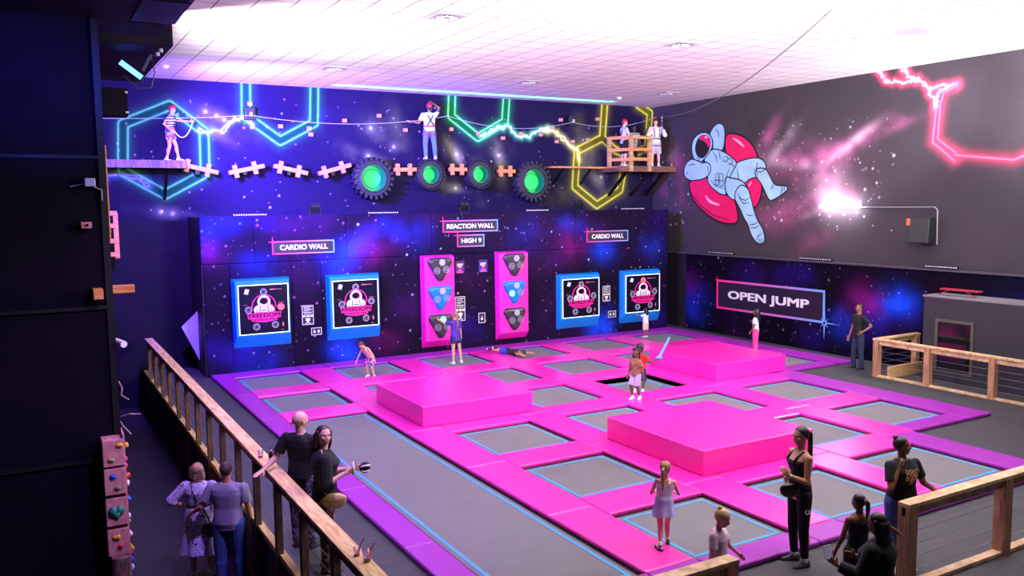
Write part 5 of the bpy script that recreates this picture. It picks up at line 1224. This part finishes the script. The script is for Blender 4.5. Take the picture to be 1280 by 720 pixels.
            if len(shoes) > 2:
                g = MB(); a = J['leg%d' % i][2]; k = J['leg%d' % i][1]; g.cyl(a-V((0,0,.005*H)), a+nz(k-a)*.05*H, .0245*H, .0265*H, 16); put_mb('sock', g, shoes[2], root)
    # --- hair and headgear
    if hair:
        st, hm = hair[0], hair[1]; g = MB(); cuts = []
        if st != 'bald' and st != 'helmet':
            g.ell(hp(0,-.075,.14), (.375*hh, .445*hh, .425*hh), hr, 20, 14)
            cuts = [(hp(0,.16,.30), nz(hr @ V((0,.86,-.62)))), (hp(0,-.2,-.30), nz(hr @ V((0,.12,-1))))]
            put('hair', fuse(g, .012 if vox > .01 else .009, 2, cuts), hm, root)
            g = MB()
        if st == 'short': g = None
        elif st == 'bald':
            g.ell(hp(0,-.07,.08), (.345*hh, .425*hh, .375*hh), hr, 20, 14); put('hair', fuse(g, .008, 1, [(hp(0,.05,.12), nz(hr @ V((0,.5,.86)))), (hp(0,-.2,-.25), nz(hr @ V((0,.1,-1)))), (hp(0,.08,0), nz(hr @ V((0,1,0))))]), hm, root); g = None
        elif st == 'long':
            L = hair[2]
            dn = V((0,0,-1)); top_ = hp(0,-.12,.30); c1 = hp(0,-.24,.05); c2 = hp(0,-.30,-.28); c3 = c2+dn*hh*L*.5-hy*.10*hh; c4 = c2+dn*hh*L-hy*.08*hh
            rings = []
            for c, rx, ry in ((top_,.30,.30), (c1,.43,.33), (c2,.45,.27), (c3,.44,.22), (c4,.34,.13), (c4+dn*.1*hh,.16,.05)):
                rings.append([c+hx*math.cos(2*PI*i/24)*rx*hh*(1+.05*math.sin(i*2.1))+hy*math.sin(2*PI*i/24)*ry*hh for i in range(24)])
            g.loft(rings)
            for sg in (-1, 1): g.caps(hp(sg*.36,-.02,.2), hp(sg*.40,-.02,-.35), .10*hh, .10*hh); g.caps(hp(sg*.40,-.02,-.35), hp(sg*.36,-.05,-.35)+dn*hh*min(L,.6)*.6, .10*hh, .06*hh)
        elif st == 'ponytail':
            L = hair[2]; p0 = hp(0,-.42,.2); p1 = hp(0,-.6,.05); dn = V((0,0,-1)); p2 = p1+dn*L*hh*.5-hy*.02*hh; p3 = p1+dn*L*hh+hy*.05*hh
            g.caps(p0, p1, .11*hh, .13*hh); g.caps(p1, p2, .14*hh, .14*hh); g.caps(p2, p3, .14*hh, .05*hh)
        elif st == 'bun': g.ell(hp(0,-.35,.48), (.15*hh, .15*hh, .15*hh), hr)
        elif st == 'bob':
            for sg in (-1, -.5, 0, .5, 1): g.caps(hp(sg*.30,-.24+.12*abs(sg),.12), hp(sg*.40,-.30+.22*abs(sg),-.40), .23*hh, .17*hh)
        elif st == 'curly':
            rs = random.Random(5); L = hair[2]
            for _ in range(int(90+60*L)):
                a = rs.uniform(0, 2*PI); z = rs.uniform(-.25-L, .52); yy = math.sin(a); f = math.sqrt(max(0, 1-((z-.05)/.60)**2)) if z > .05 else 1
                if yy > .1 and z < .33: continue
                g.ell(hp(.38*f*math.cos(a), -.08+.42*f*yy, z), (.12*hh,)*3, None, 8, 6)
        elif st == 'helmet':
            if len(hair) > 3 and hair[3]:
                h2 = MB()
                for sg in (-1, 0, 1): h2.caps(hp(sg*.25,-.2,.1), hp(sg*.25,-.3,-.35), .14*hh, .1*hh)
                put('hair', fuse(h2, .012, 2), hair[3], root)
            g.ell(hp(0,-.05,.2), (.43*hh, .5*hh, .42*hh), hr, 20, 14)
            put('helmet', fuse(g, .012, 2, [(hp(0,0,.12), nz(hr @ V((0,.12,-1))))]), hm, root)
            s = MB()
            for sg in (1, -1): s.tube([hp(sg*.36,0,.15), hp(sg*.3,.1,-.2), hp(0,.2,-.45)], .02*hh, 6)
            put_mb('chin_strap', s, M_blackmatte, root); g = None
        if g is not None and g.v: put({'ponytail': 'ponytail', 'bun': 'bun'}.get(st, 'long_hair'), fuse(g, .012 if vox > .01 else .009, 2), hm, root)
    root['_'] = 0; del root['_']
    M = Matrix.Translation(V(pos)) @ Matrix.Rotation(-math.radians(face), 4, 'Z')
    info = {'root': root, 'N': N, 'P0': P0, 'S': S, 'sx': sx, 'fw': fw, 'H': H, 'T': T, 'w': w, 'J': J, 'M': M, 'hp': hp, 'hh': hh}
    return info
def W2(info, p): return info['M'] @ V(p)
def part(info, name, mb, m, smooth=True): return put_mb(name, mb, m, info['root'], smooth)
def harness(info, mcol, mleg):
    H, N, P0, S, sx, fw, T, w = [info[k] for k in ('H','N','P0','S','sx','fw','T','w')]
    g = MB(); r = .013*H
    for sg in (1, -1):
        g.tube([P0+S*T*.3+sx*sg*.05*H+fw*.075*H*w, N-S*.06*H+sx*sg*.055*H+fw*.075*H, N+S*.005*H+sx*sg*.055*H, N-S*.06*H+sx*sg*.045*H-fw*.075*H, P0+S*T*.55-fw*.078*H*w, P0+S*T*.25-sx*sg*.06*H-fw*.07*H*w], r*.8, 6)
    part(info, 'harness', g, mcol)
    g = MB(); n = 20
    ring = [P0+S*T*.2+(sx*math.cos(2*PI*i/n)*(.088*H*w+.014*H)+fw*math.sin(2*PI*i/n)*(.066*H*w+.014*H)) for i in range(n+1)]; g.tube(ring, r, 6)
    part(info, 'waist_belt', g, mleg)
    for i in (0, 1):
        hip, k, a = info['J']['leg%d' % i]; c = hip.lerp(k, .3); d = nz(k-hip); q = d.to_track_quat('Z', 'Y'); g = MB()
        g.tube([c+q @ V((math.cos(2*PI*j/n)*(.052*H*w+.016*H), math.sin(2*PI*j/n)*(.052*H*w+.016*H), .01*math.sin(2*PI*j/n))) for j in range(n+1)], r*.8, 6); part(info, 'leg_loop', g, mleg)

Hblack = mat('hair_black', (22,18,20), .45, bump=.4, bscale=60); Hbrown = mat('hair_brown', (84,54,46), .5, bump=.4, bscale=60); Hdkbrown = mat('hair_dark_brown', (48,30,32), .45, bump=.4, bscale=60)
Hblond = mat('hair_blond', (214,176,120), .5, bump=.4, bscale=60); Hmix = mat('hair_highlighted', (150,116,92), .5, noise=.4, nscale=30, bump=.5, bscale=60); Hfair = mat('hair_light_brown', (170,126,90), .5, noise=.3, nscale=30, bump=.4, bscale=60)
Cblack = cloth('black', (17,17,21)); Cwhite = cloth('white', (232,230,235)); Cjean = cloth('blue_denim', (58,78,150)); Cjeanlt = cloth('light_denim', (92,116,190)); Cjeandk = cloth('dark_denim', (34,42,72))
Swhite = mat('shoe_white', (225,222,225), .6); Sblack = mat('shoe_black', (24,22,26), .5); Swh_sock = cloth('sock_white', (235,232,238))
Cdress = pattern_mat('cloth_dress_print', (34,20,70), (206,190,240), 'squiggle', 9, .24); Ccamo = pattern_mat('cloth_printed_trousers', (46,30,38), (120,58,74), 'blotch', 14, .50, (176,140,120))
Cstripe = pattern_mat('cloth_stripes', (20,18,40), (215,210,230), 'stripe', 4.5, .5); Cfloral = pattern_mat('cloth_purple_print', (90,40,120), (196,120,210), 'blotch', 30, .5, (230,200,230))
Cshorts_p = pattern_mat('cloth_shorts_print', (30,26,60), (190,185,215), 'blotch', 34, .52)

# -- at the long railing
def strap_bag(name, pts, c, ax, ay, az, label, m_bag, m_strap):
    t = thing(name, tuple(c), label, 'bag')
    s = MB(); s.tube(pts, .011, 6); s.build('strap', m_strap, t, smooth=True)
    A_, B_, C_ = V(ax), V(ay), V(az); R3 = Matrix((A_.normalized(), B_.normalized(), C_.normalized())).transposed()
    MB().ell(c, (A_.length, B_.length, C_.length*1.05), R3, 24, 16).build('bag_body', m_bag, t, smooth=True)
    MB().ell(V(c)+C_*.28, (A_.length*1.02, B_.length*1.12, C_.length*.80), R3, 24, 16).build('flap', m_bag, t, smooth=True)
    return t
def wp(info, pts): return [W2(info, p) for p in pts]
def wd(info, d): return info['M'].to_3x3() @ V(d)
wl = person('woman in white and purple patterned dress with black belt, hand on hip', (2.02, 13.0, -1.05), 1.74, 28, 'light', arms=[((.55,-.1,-.8), (.7,.15,.25)), ((-.75,-.15,-.75), (.75,.25,-.45))],
            legs=[((.03,.05,-1), (.02,-.03,-1)), ((-.03,-.02,-1), (0,-.05,-1))], feet=[(.6,1,0), (-.1,1,0)], top=('elbow', Cdress, .014, .06), bottom=('dress', Cdress, .40, .10), shoes=(Swhite, Swhite), hair=('bob', Hmix), width=1.22, vox=.009, head=(18,0,0))
g = MB(); n = 24; g.tube([wl['P0']+wl['S']*wl['T']*.38+V((math.cos(2*PI*i/n)*.172, math.sin(2*PI*i/n)*.137, 0)) for i in range(n+1)], .024, 8); part(wl, 'belt', g, Cblack)
strap_bag('handbag', wp(wl, [wl['N']+V((-.08,-.09,.01)), wl['N']+V((-.04,-.15,-.12)), wl['P0']+V((.05,-.175,.28)), wl['P0']+V((.16,-.17,.08)), wl['P0']+V((.2,-.15,-.06))]), W2(wl, wl['P0']+V((.22,-.18,-.14))), wd(wl, (.13,.02,0)), wd(wl, (-.02,.05,0)), (0,0,.11),
          'brown shoulder bag hanging at the hip of the patterned dress woman', mat('brown_leather', (70,40,46), .5), mat('dark_strap', (36,22,34), .6))
person('man in grey blue polo and blue jeans seen from behind beside the patterned dress woman', (2.32, 12.42, -1.05), 1.86, 30, 'tan', sex='m', arms=[((.22,-.02,-1), (.1,.15,-1)), ((-.45,-.12,-.9), (-.5,.35,-.35))],
       legs=[((.05,.06,-1), (.05,-.08,-1)), ((-.03,-.04,-1), (0,-.06,-1))], top=('tee', cloth('grey_blue', (140,132,160)), .012, -.05), bottom=('jeans', Cjean), shoes=(Sblack, Sblack), hair=('short', mat('hair_cropped', (62,42,44), .7)), width=1.2, vox=.009)
person('bald man in black tee leaning one hand on the timber railing', (3.02, 10.95, DZ), 1.86, 50, 'fair', sex='m', arms=[((.2,.05,-1), (.1,.4,-.8)), ((-.35,-.35,-.85), (-.1,-.70,-.30))], hands=[None, ((0,-.9,-.1), (0,0,-1), (.5,-.5,0))], curl=(.5,.15),
       top=('tee', Cblack, .012, -.05), bottom=('jeans', pattern_mat('cloth_plaid', (50,44,60), (120,110,130), 'blotch', 16, .5)), shoes=(Sblack, Sblack), hair=('bald', mat('hair_stubble', (206,160,142), .6)), width=1.12, vox=.008, head=(25,0,0))
ww = person('dark haired woman in black top and floral trousers looking back over the railing', (3.06, 10.10, DZ), 1.84, 105, 'fair', arms=[((.18,.02,-1), (-.2,.85,.42)), ((-.15,.3,-.95), (.3,.95,.15))], hands=[((-.2,1,.25), (-1,.1,.2), (0,.2,1)), ((.2,1,.1), (1,.1,.2), (0,.2,1))], curl=.8,
       head=(62,2,-5), top=('elbow', Cblack, .016, -.06), bottom=('jeans', Ccamo), shoes=(Sblack, Swhite), feet=[(.1,1,0), (.0,1,0)], hair=('long', Hdkbrown, .52), width=1.12, vox=.007)
strap_bag('handbag', wp(ww, [ww['N']+V((.10,-.03,.035)), ww['N']+V((.17,-.02,-.02)), ww['N']+V((.24,-.05,-.18)), ww['P0']+V((.225,-.04,.22)), ww['P0']+V((.235,.0,.06))]), W2(ww, ww['P0']+V((.235,.10,-.02))), wd(ww, (0,.15,0)), wd(ww, (.04,0,0)), (0,0,.095),
          'round beige saddle bag on a long strap at the dark haired woman\'s hip', mat('beige_leather', (206,170,120), .6, bump=.3), mat('mauve_strap', (170,140,150), .6))
hL = W2(ww, ww['J']['hand0']); t = thing('white_cup', tuple(hL), 'slim white cup with straw held by the dark haired woman in black', 'cup')
MB().cyl(hL-V((0,0,.05)), hL+V((0,0,.10)), .016, .020, n=14).build('cup_wall', Swhite, t, smooth=True); MB().cyl(hL+V((0,0,.1)), hL+V((0,0,.17)), .006).build('straw', Swhite, t)
hR = W2(ww, ww['J']['hand1']); t = thing('cloth_bundle', tuple(hR), 'black and white striped cloth bundle in the dark haired woman\'s hands', 'cloth bundle')
g = MB(); g.ell(hR+V((.06,-.04,.0)), (.075,.06,.07)); g.build('bundle', Cblack, t, smooth=True)
g = MB(); g.tube([hR+V((-.01,-.08,.03)), hR+V((.05,-.10,.04)), hR+V((.12,-.08,.03))], .012, 6); g.build('white_band', Cwhite, t, smooth=True)
g = MB(); g.tube([hR+V((0,-.08,-.03)), hR+V((.05,-.095,-.035)), hR+V((.11,-.08,-.03))], .010, 6); g.build('white_band', Cwhite, t, smooth=True)

# -- lower right
kw = person('woman in black vest and leggings with very long ponytail, forearm raised', (8.24, 7.16, DZ), 1.76, 287, 'tan', arms=[((.35,-.7,-.7), (-.25,.75,-.45)), ((-.06,.10,-1), (.05,.93,.40))],
       hands=[None, ((0,.7,.75), (1,.2,.1), (0,.3,1))], curl=(.6,1.1), head=(-3,-3,0), top=('tank', Cblack, .004, -.02), bottom=('leggings', Cblack), shoes=(mat('shoe_black_white', (60,56,62), .6), Swhite, Swh_sock), hair=('ponytail', Hblack, 2.3), width=1.04, vox=.007, legs=[((.02,.05,-1), (.02,-.08,-1)), ((-.02,.0,-1), (-.02,-.05,-1))])
e_, w_ = kw['J']['arm1'][1], kw['J']['arm1'][2]; d = nz(w_-e_)
g = MB(); g.cyl(w_-d*.02, w_+d*.015, .029, .028, n=18); tw_ = part(kw, 'wristwatch', g, Swhite)
g = MB(); q = kw['J']['leg1'][0].lerp(kw['J']['leg1'][1], .42); annulus(g, lambda u, v, n: (q.x-.083-n, q.y+u, q.z+v), 0, 0, .022, .034, -.012, .004, 16); part(kw, 'logo', g, Cwhite)
strap_bag('handbag', wp(kw, [kw['N']+V((.06,.0,.03)), kw['N']+V((.0,.10,-.12)), kw['P0']+V((-.08,.16,.22)), kw['P0']+V((-.12,.17,.12))]), W2(kw, kw['P0']+V((-.13,.22,.08))), wd(kw, (.02,.12,0)), wd(kw, (.05,0,0)), (0,0,.085),
          'small black crossbody bag in front of the long ponytail woman', mat('black_leather', (22,20,26), .35), mat('bag_strap', (60,56,60), .5))
lw = person('woman with hair bun in black tee printed DON\'T OVER THINK, hand on the railing', (9.20, 6.42, DZ), 1.66, 195, 'brown', arms=[((.22,.38,-.92), (-.45,.02,.95)), ((-.42,.05,-.9), (-.35,.45,-.32))],
       hands=[((-.4,.1,.9), (0,-1,.2), (-1,0,0)), ((-.5,.8,-.15), (0,0,-1), (1,.2,0))], curl=(.5,.5), head=(-52,3,0), top=('tee', Cblack, .009, -.04), bottom=('jeans', Cjean), shoes=(Swhite, Swhite), hair=('bun', Hblack), width=1.2, vox=.007)
H, w, T, P0, S = lw['H'], lw['w'], lw['T'], lw['P0'], lw['S']
for txt, zz, hw_, hz_ in (("DON'T", .80, .085, .024), ('OVER', .70, .078, .024), ('THINK', .60, .085, .022), ('IT', .51, .024, .02)):
    def chest(u, v, n): 
        a = (.088+.0)*H*w+.024*H; b_ = (.067)*H*w+.020*H+(.012 if zz > .65 else .0); c_ = P0+S*T*.66
        return (u, c_.y+b_*math.sqrt(max(.05, 1-(u/a)**2-((v-c_.z)/(.16*H))**2))+.004+n, v)
    zc = (P0+S*T*zz).z; vs, fs = letters(txt, chest, hw_, -hw_, zc-hz_, zc+hz_, 0, .004, .03); part(lw, 'lettering', MB().add(vs, fs), mat('peach_print', (240,190,150), .6), False)
gm = person('girl with pink scrunchie and dark strappy top seen from behind', (7.80, 5.95, DZ), 1.34, 15, 'brown', child=False, arms=[((.75,.0,-.35), (.8,-.1,-.55)), ((-.3,.1,-1), (-.1,.35,-.8))], top=('tank', cloth('navy_black', (24,22,36)), .006, -.05), bottom=('wide', Cblack), shoes=(Swhite, Swhite), hair=('ponytail', Hblack, 1.1), vox=.008, head=(-28,-6,0))
g = MB(); hp, hh = gm['hp'], gm['hh']; n = 16; g.tube([hp(.13*math.cos(2*PI*i/n), -.5, .16+.13*math.sin(2*PI*i/n)) for i in range(n+1)], .045*hh, 8); part(gm, 'scrunchie', g, cloth('pink', (240,150,170)))
pw_ = person('long haired woman in black with her back to the view holding up a phone', (6.93, 5.05, DZ), 1.58, 345, 'brown', arms=[((.15,.3,-1), (-.5,.8,.2)), ((-.3,.25,-.95), (-.25,.9,.30))], hands=[((-.6,.7,.2), (-.5,-.5,0), (0,0,1)), ((0,.85,.45), (1,.1,0), (0,0,1))], curl=(.6,.8), top=('long', Cblack, .016, -.1), bottom=('jeans', Cblack), shoes=(Sblack, Sblack), hair=('long', Hblack, 1.5), width=1.25, vox=.008, head=(-10,-12,0))
ph = W2(pw_, pw_['J']['hand1']); t = thing('mobile_phone', tuple(ph), 'mobile phone with a lit screen held by the long haired woman in black', 'phone')
A_, B_ = nz((.35,-.25,.1)), nz((-.35,.0,.95)); B_ = (B_-A_*A_.dot(B_)).normalized(); N_ = A_.cross(B_); pc = ph+V((-.03,-.01,.07))
MB().obox(pc, A_*.038, B_*.078, N_*.005).build('casing', Swhite, t, bevel=.004)
sd = 1 if N_.y < 0 else -1
MB().obox(pc+N_*.0055*sd, A_*.034, B_*.070, N_*.0008).build('screen', mat('phone_screen', (120,110,140), emit=(130,120,150), estr=.6), t)

# -- children and others on the court
person('boy in pale pink vest and purple print shorts bending over near the galaxy wall', (7.76, 21.13, -.065), 1.12, 240, 'light', child=True, sex='m', lean=(.1,.55,.8), legs=[((.12,.35,-1), (.05,-.35,-1)), ((-.12,.3,-1), (-.05,-.35,-1))], arms=[((.45,.1,-.9), (.3,.3,-.9)), ((-.55,-.2,-.8), (-.4,.0,-.9))], top=('tank', cloth('pale_pink', (238,190,190)), .007, -.02), bottom=('shorts', Cfloral, .55), shoes=(Swhite, Swhite), hair=('short', Hbrown), head=(0,-20,0))
person('girl in purple shirt with long ponytail touching the left magenta column', (10.48, 21.55, -.065), 1.50, 355, 'light', arms=[((.2,.1,-1), (.15,.15,-1)), ((-.30,.85,-.15), (-.25,.85,.35))], legs=[((.16,.0,-1), (.12,.0,-1)), ((-.02,.02,-1), (-.02,0,-1))], top=('tee', cloth('violet', (74,46,160)), .017, -.08), bottom=('shorts', cloth('navy', (30,34,90)), .32), shoes=(Swhite, Swhite), hair=('ponytail', Hmix, 2.2), width=.92, vox=.01)
ly = person('child in dark tee and blue shorts lying face down on a magenta pad', (12.15, 22.3, .105), 1.22, 158, 'tan', child=True, sex='m', arms=[((.3,.05,.9), (.15,.05,1)), ((-.35,.05,.9), (-.3,.05,1))], legs=[((.12,0,-1), (.05,-.05,-1)), ((-.15,0,-1), (-.1,-.05,-1))], feet=[(.2,.25,-1), (-.2,.25,-1)], top=('tee', cloth('charcoal', (34,34,44)), .016, -.03), bottom=('shorts', cloth('royal_blue', (40,60,200)), .5), shoes=(Sblack, Swhite), hair=('short', Hdkbrown), head=(35,0,0))
ly['root'].rotation_euler = (-PI/2, 0, -math.radians(158)); ly['root'].location = (12.08, 22.28, .09)
person('little girl in white tee and pale pink shorts reaching at the rightmost panel', (17.96, 22.29, -.065), 1.0, 350, 'brown', child=True, arms=[((.25,.3,-1), (.1,.6,-.4)), ((-.75,.2,-.2), (-.6,.35,.5))], top=('tee', Cwhite, .016, -.02), bottom=('shorts', cloth('pale_rose', (225,180,190)), .8), shoes=(Swhite, Swhite), hair=('long', Hblack, .6))
person('girl with long curly black hair in brown top and lavender shorts running', (11.89, 15.10, .0), 1.20, 255, 'dark', child=True, arms=[((.3,-.1,-1), (.1,.4,-.9)), ((-.4,.0,-.9), (-.3,.2,-.9))], legs=[((.02,.35,-1), (.0,-.25,-1)), ((-.02,.15,-1), (0,-.45,-1))], top=('tee', pattern_mat('cloth_brown_print', (150,98,80), (120,70,62), 'blotch', 20), .017, -.03), bottom=('shorts', cloth('lavender', (168,150,215)), .55), shoes=(Swhite, Sblack, Swh_sock), hair=('curly', Hblack, 1.0), head=(-5,0,0))
bo = person('boy in red tee and navy shorts holding up a blue balloon sword', (13.08, 16.42, -.235), 1.22, 75, 'dark', child=True, sex='m', arms=[((.45,.5,-.75), (.35,.75,.25)), ((-.2,.1,-1), (0,.4,-.8))], legs=[((.05,.15,-1), (.02,-.25,-1)), ((-.05,-.1,-1), (0,-.4,-1))], top=('tee', cloth('red', (225,22,36)), .017, -.04), bottom=('shorts', cloth('dark_navy', (26,28,62)), .9), shoes=(Swhite, Swhite, Swh_sock), hair=('curly', Hblack, .0), head=(10,0,0))
hs = W2(bo, bo['J']['hand0']); t = thing('balloon_sword', tuple(hs), 'long blue balloon sword raised by the boy in red', 'balloon')
mB = mat('blue_balloon', (90,150,245), .25, spec=.6); d = nz((.52,.1,.62)); MB().caps(hs+d*.02, hs+d*.62, .035, .032, 14).build('blade', mB, t, smooth=True)
for k in range(4):
    a = PI/2*k; o = V((math.cos(a)*.05, math.sin(a)*.05, 0)); MB().ell(hs+d*.03+o, (.045,.045,.035)).build('guard', mB, t, smooth=True)
person('girl in wide bright pink trousers and white tee before the OPEN JUMP sign', (19.02, 18.35, -.065), 1.30, 320, 'dark', child=True, arms=[((.75,.3,-.35), (.75,.3,-.3)), ((-.3,.2,-1), (-.1,.4,-.8))], top=('tee', Cwhite, .012, -.02), bottom=('wide', cloth('bright_pink', (255,70,150))), shoes=(Swhite, Swhite), hair=('long', Hblack, 1.1), head=(10,0,0))
person('man in black tee and dark jeans with hand on hip by the stair railing', (19.38, 14.98, DZ), 1.77, 285, 'brown', sex='m', arms=[((.1,.1,-1), (0,.35,-.9)), ((-.35,-.55,-.75), (.25,.55,-.45))], legs=[((.05,.12,-1), (.03,-.02,-1)), ((-.05,-.02,-1), (-.03,-.05,-1))], top=('tee', Cblack, .012, -.05), bottom=('jeans', Cjeandk), shoes=(Sblack, Swhite), hair=('short', Hblack), head=(-5,0,0), width=.95, vox=.01)
person('small blond ponytail girl in white top and lavender skirt walking on the pads', (7.03, 8.33, .0), 1.14, 35, 'pink', child=True, arms=[((.4,.2,-.9), (-.35,.75,-.15)), ((-.4,.15,-.9), (.35,.75,-.1))], legs=[((-.02,.32,-1), (.02,.0,-1)), ((.05,-.18,-1), (-.05,-.45,-1))], lean=(.06,.08,1), feet=[(.2,1,0), (-.5,1,0)], top=('tank', Cwhite, .010, .02), bottom=('skirt', cloth('lilac', (190,176,232)), .42, .05), shoes=(pattern_mat('shoe_patchwork', (20,18,24), (225,222,228), 'blotch', 28, .5), Sblack, Swh_sock), hair=('ponytail', Hfair, 1.4), head=(22,3,0), vox=.008)
person('blond toddler in pale pink tee behind the end of the timber railing', (6.45, 6.72, DZ), 1.20, 160, 'pink', child=True, arms=[((.25,.1,-1), (.1,.2,-1)), ((-.35,.2,-.9), (-.55,.35,-.6))], top=('tee', cloth('baby_pink', (240,205,225)), .016, -.03), bottom=('shorts', cloth('rose', (225,150,190)), .7), shoes=(Swhite, Swhite), hair=('bun', Hblond), head=(-15,-22,0), vox=.008)

# -- climbers on the high course
s1 = person('climber in black and white striped shirt and red helmet on the left platform', (3.55, 24.78, 5.73), 1.50, 115, 'light', arms=[((.15,-.55,-.75), (-.1,.55,-.55)), ((-.15,.85,-.35), (.1,1,-.05))], legs=[((.0,.02,-1), (.0,-.28,-1)), ((.0,.38,-1), (.0,.15,-1))], lean=(0,.16,1), top=('tee', Cstripe, .010, -.02), bottom=('shorts', Cshorts_p, .35), shoes=(Swhite, Swhite, Swh_sock), hair=('helmet', mat('red_helmet', (200,24,50), .3), 0, Hbrown), head=(0,-14,0))
harness(s1, Cblack, cloth('harness_red', (160,30,60)))
h1 = W2(s1, s1['J']['hand1']); g = MB(); a = h1; b = W2(s1, s1['P0']+V((.0,.12,.05))); g.tube([a.lerp(b, i/12)-V((0,0,.30*4*(i/12)*(1-i/12))) for i in range(13)], .014, 6); tag(g.build('lanyard', mat('cream_rope', (225,215,225), .7), None, smooth=True), 'pale looped lanyard hanging from the hand of the striped climber', 'rope')
t1 = person('climber in white tee and blue jeans with red helmet on a glowing tyre', (11.34, 24.96, 5.925), 1.74, 8, 'brown', sex='m', arms=[((.35,.2,.55), (-.75,.12,.55)), ((-.42,.05,-.85), (-.85,.15,.12))], lean=(0,-.05,1), legs=[((.16,.05,-1), (.04,-.08,-1)), ((-.08,.12,-1), (-.02,-.14,-1))], top=('tee', cloth('cream_white', (222,216,214)), .014, -.02), bottom=('jeans', Cjeanlt), shoes=(Swhite, Sblack), hair=('helmet', MATS['red_helmet'], 0, Hblack), width=1.08, head=(-15,0,0))
harness(t1, Cblack, MATS['cloth_harness_red'])
u1 = person('climber in grey tee, black shorts and red helmet behind the corner guard rail', (18.72, 24.50, 5.75), 1.66, 100, 'fair', sex='m', arms=[((.25,.25,-.95), (-.05,.85,-.35)), ((-.2,.3,-.95), (0,.8,-.3))], legs=[((.03,.05,-1), (.0,-.08,-1)), ((-.03,.0,-1), (.0,-.05,-1))], top=('tee', cloth('pale_grey', (190,190,205)), .012, -.04), bottom=('shorts', Cblack, .9), shoes=(Swhite, Swhite), hair=('helmet', MATS['red_helmet'], 0, Hbrown), head=(20,-14,0))
part(u1, 'harness', MB().tube([u1['P0']+V((-.10,.11,.22)), u1['N']+V((-.02,.13,-.14)), u1['N']+V((.08,.06,.02)), u1['N']+V((.06,-.11,-.12)), u1['P0']+V((-.05,-.13,.2))], .018, 6), Cblack)
person('staff member in a dark striped shirt standing at the back of the corner platform', (19.52, 24.95, 5.75), 1.50, 200, 'dark', sex='m', top=('tee', Cstripe, .012, -.04), bottom=('jeans', Cblack), shoes=(Sblack, Sblack), hair=('short', Hblack), head=(0,-10,0))
x1 = person('climber in white sleeves, grey shorts and dark red helmet gripping a raised lanyard', (20.12, 24.45, 5.75), 1.72, 198, 'fair', sex='m', arms=[((.45,.35,-.8), (-.6,.35,.75)), ((-.45,.35,-.8), (.5,.3,.9))], legs=[((.08,.0,-1), (.02,-.02,-1)), ((-.08,.0,-1), (-.02,-.02,-1))], top=('long', Cwhite, .016, -.03), bottom=('shorts', cloth('light_grey', (185,178,190)), .9), shoes=(Swhite, Swhite, Swh_sock), hair=('helmet', mat('maroon_helmet', (120,24,40), .3), 0, Hdkbrown), head=(10,0,0), curl=1.1)
harness(x1, Cblack, Cblack)
h1 = W2(x1, x1['J']['hand1']); g = MB(); g.tube([h1-V((0,0,.3)), h1, h1+V((0,0,.28))], .016, 6); g.ell(h1+V((0,0,.34)), (.035,.02,.07)); g.ell(h1+V((0,0,.22)), (.04,.03,.05)); tag(g.build('trolley', mat('steel_grey', (150,150,165), .3, metal=.7), None, smooth=True), 'metal zip line trolley on a strap held up by the white sleeved climber', 'climbing gear')
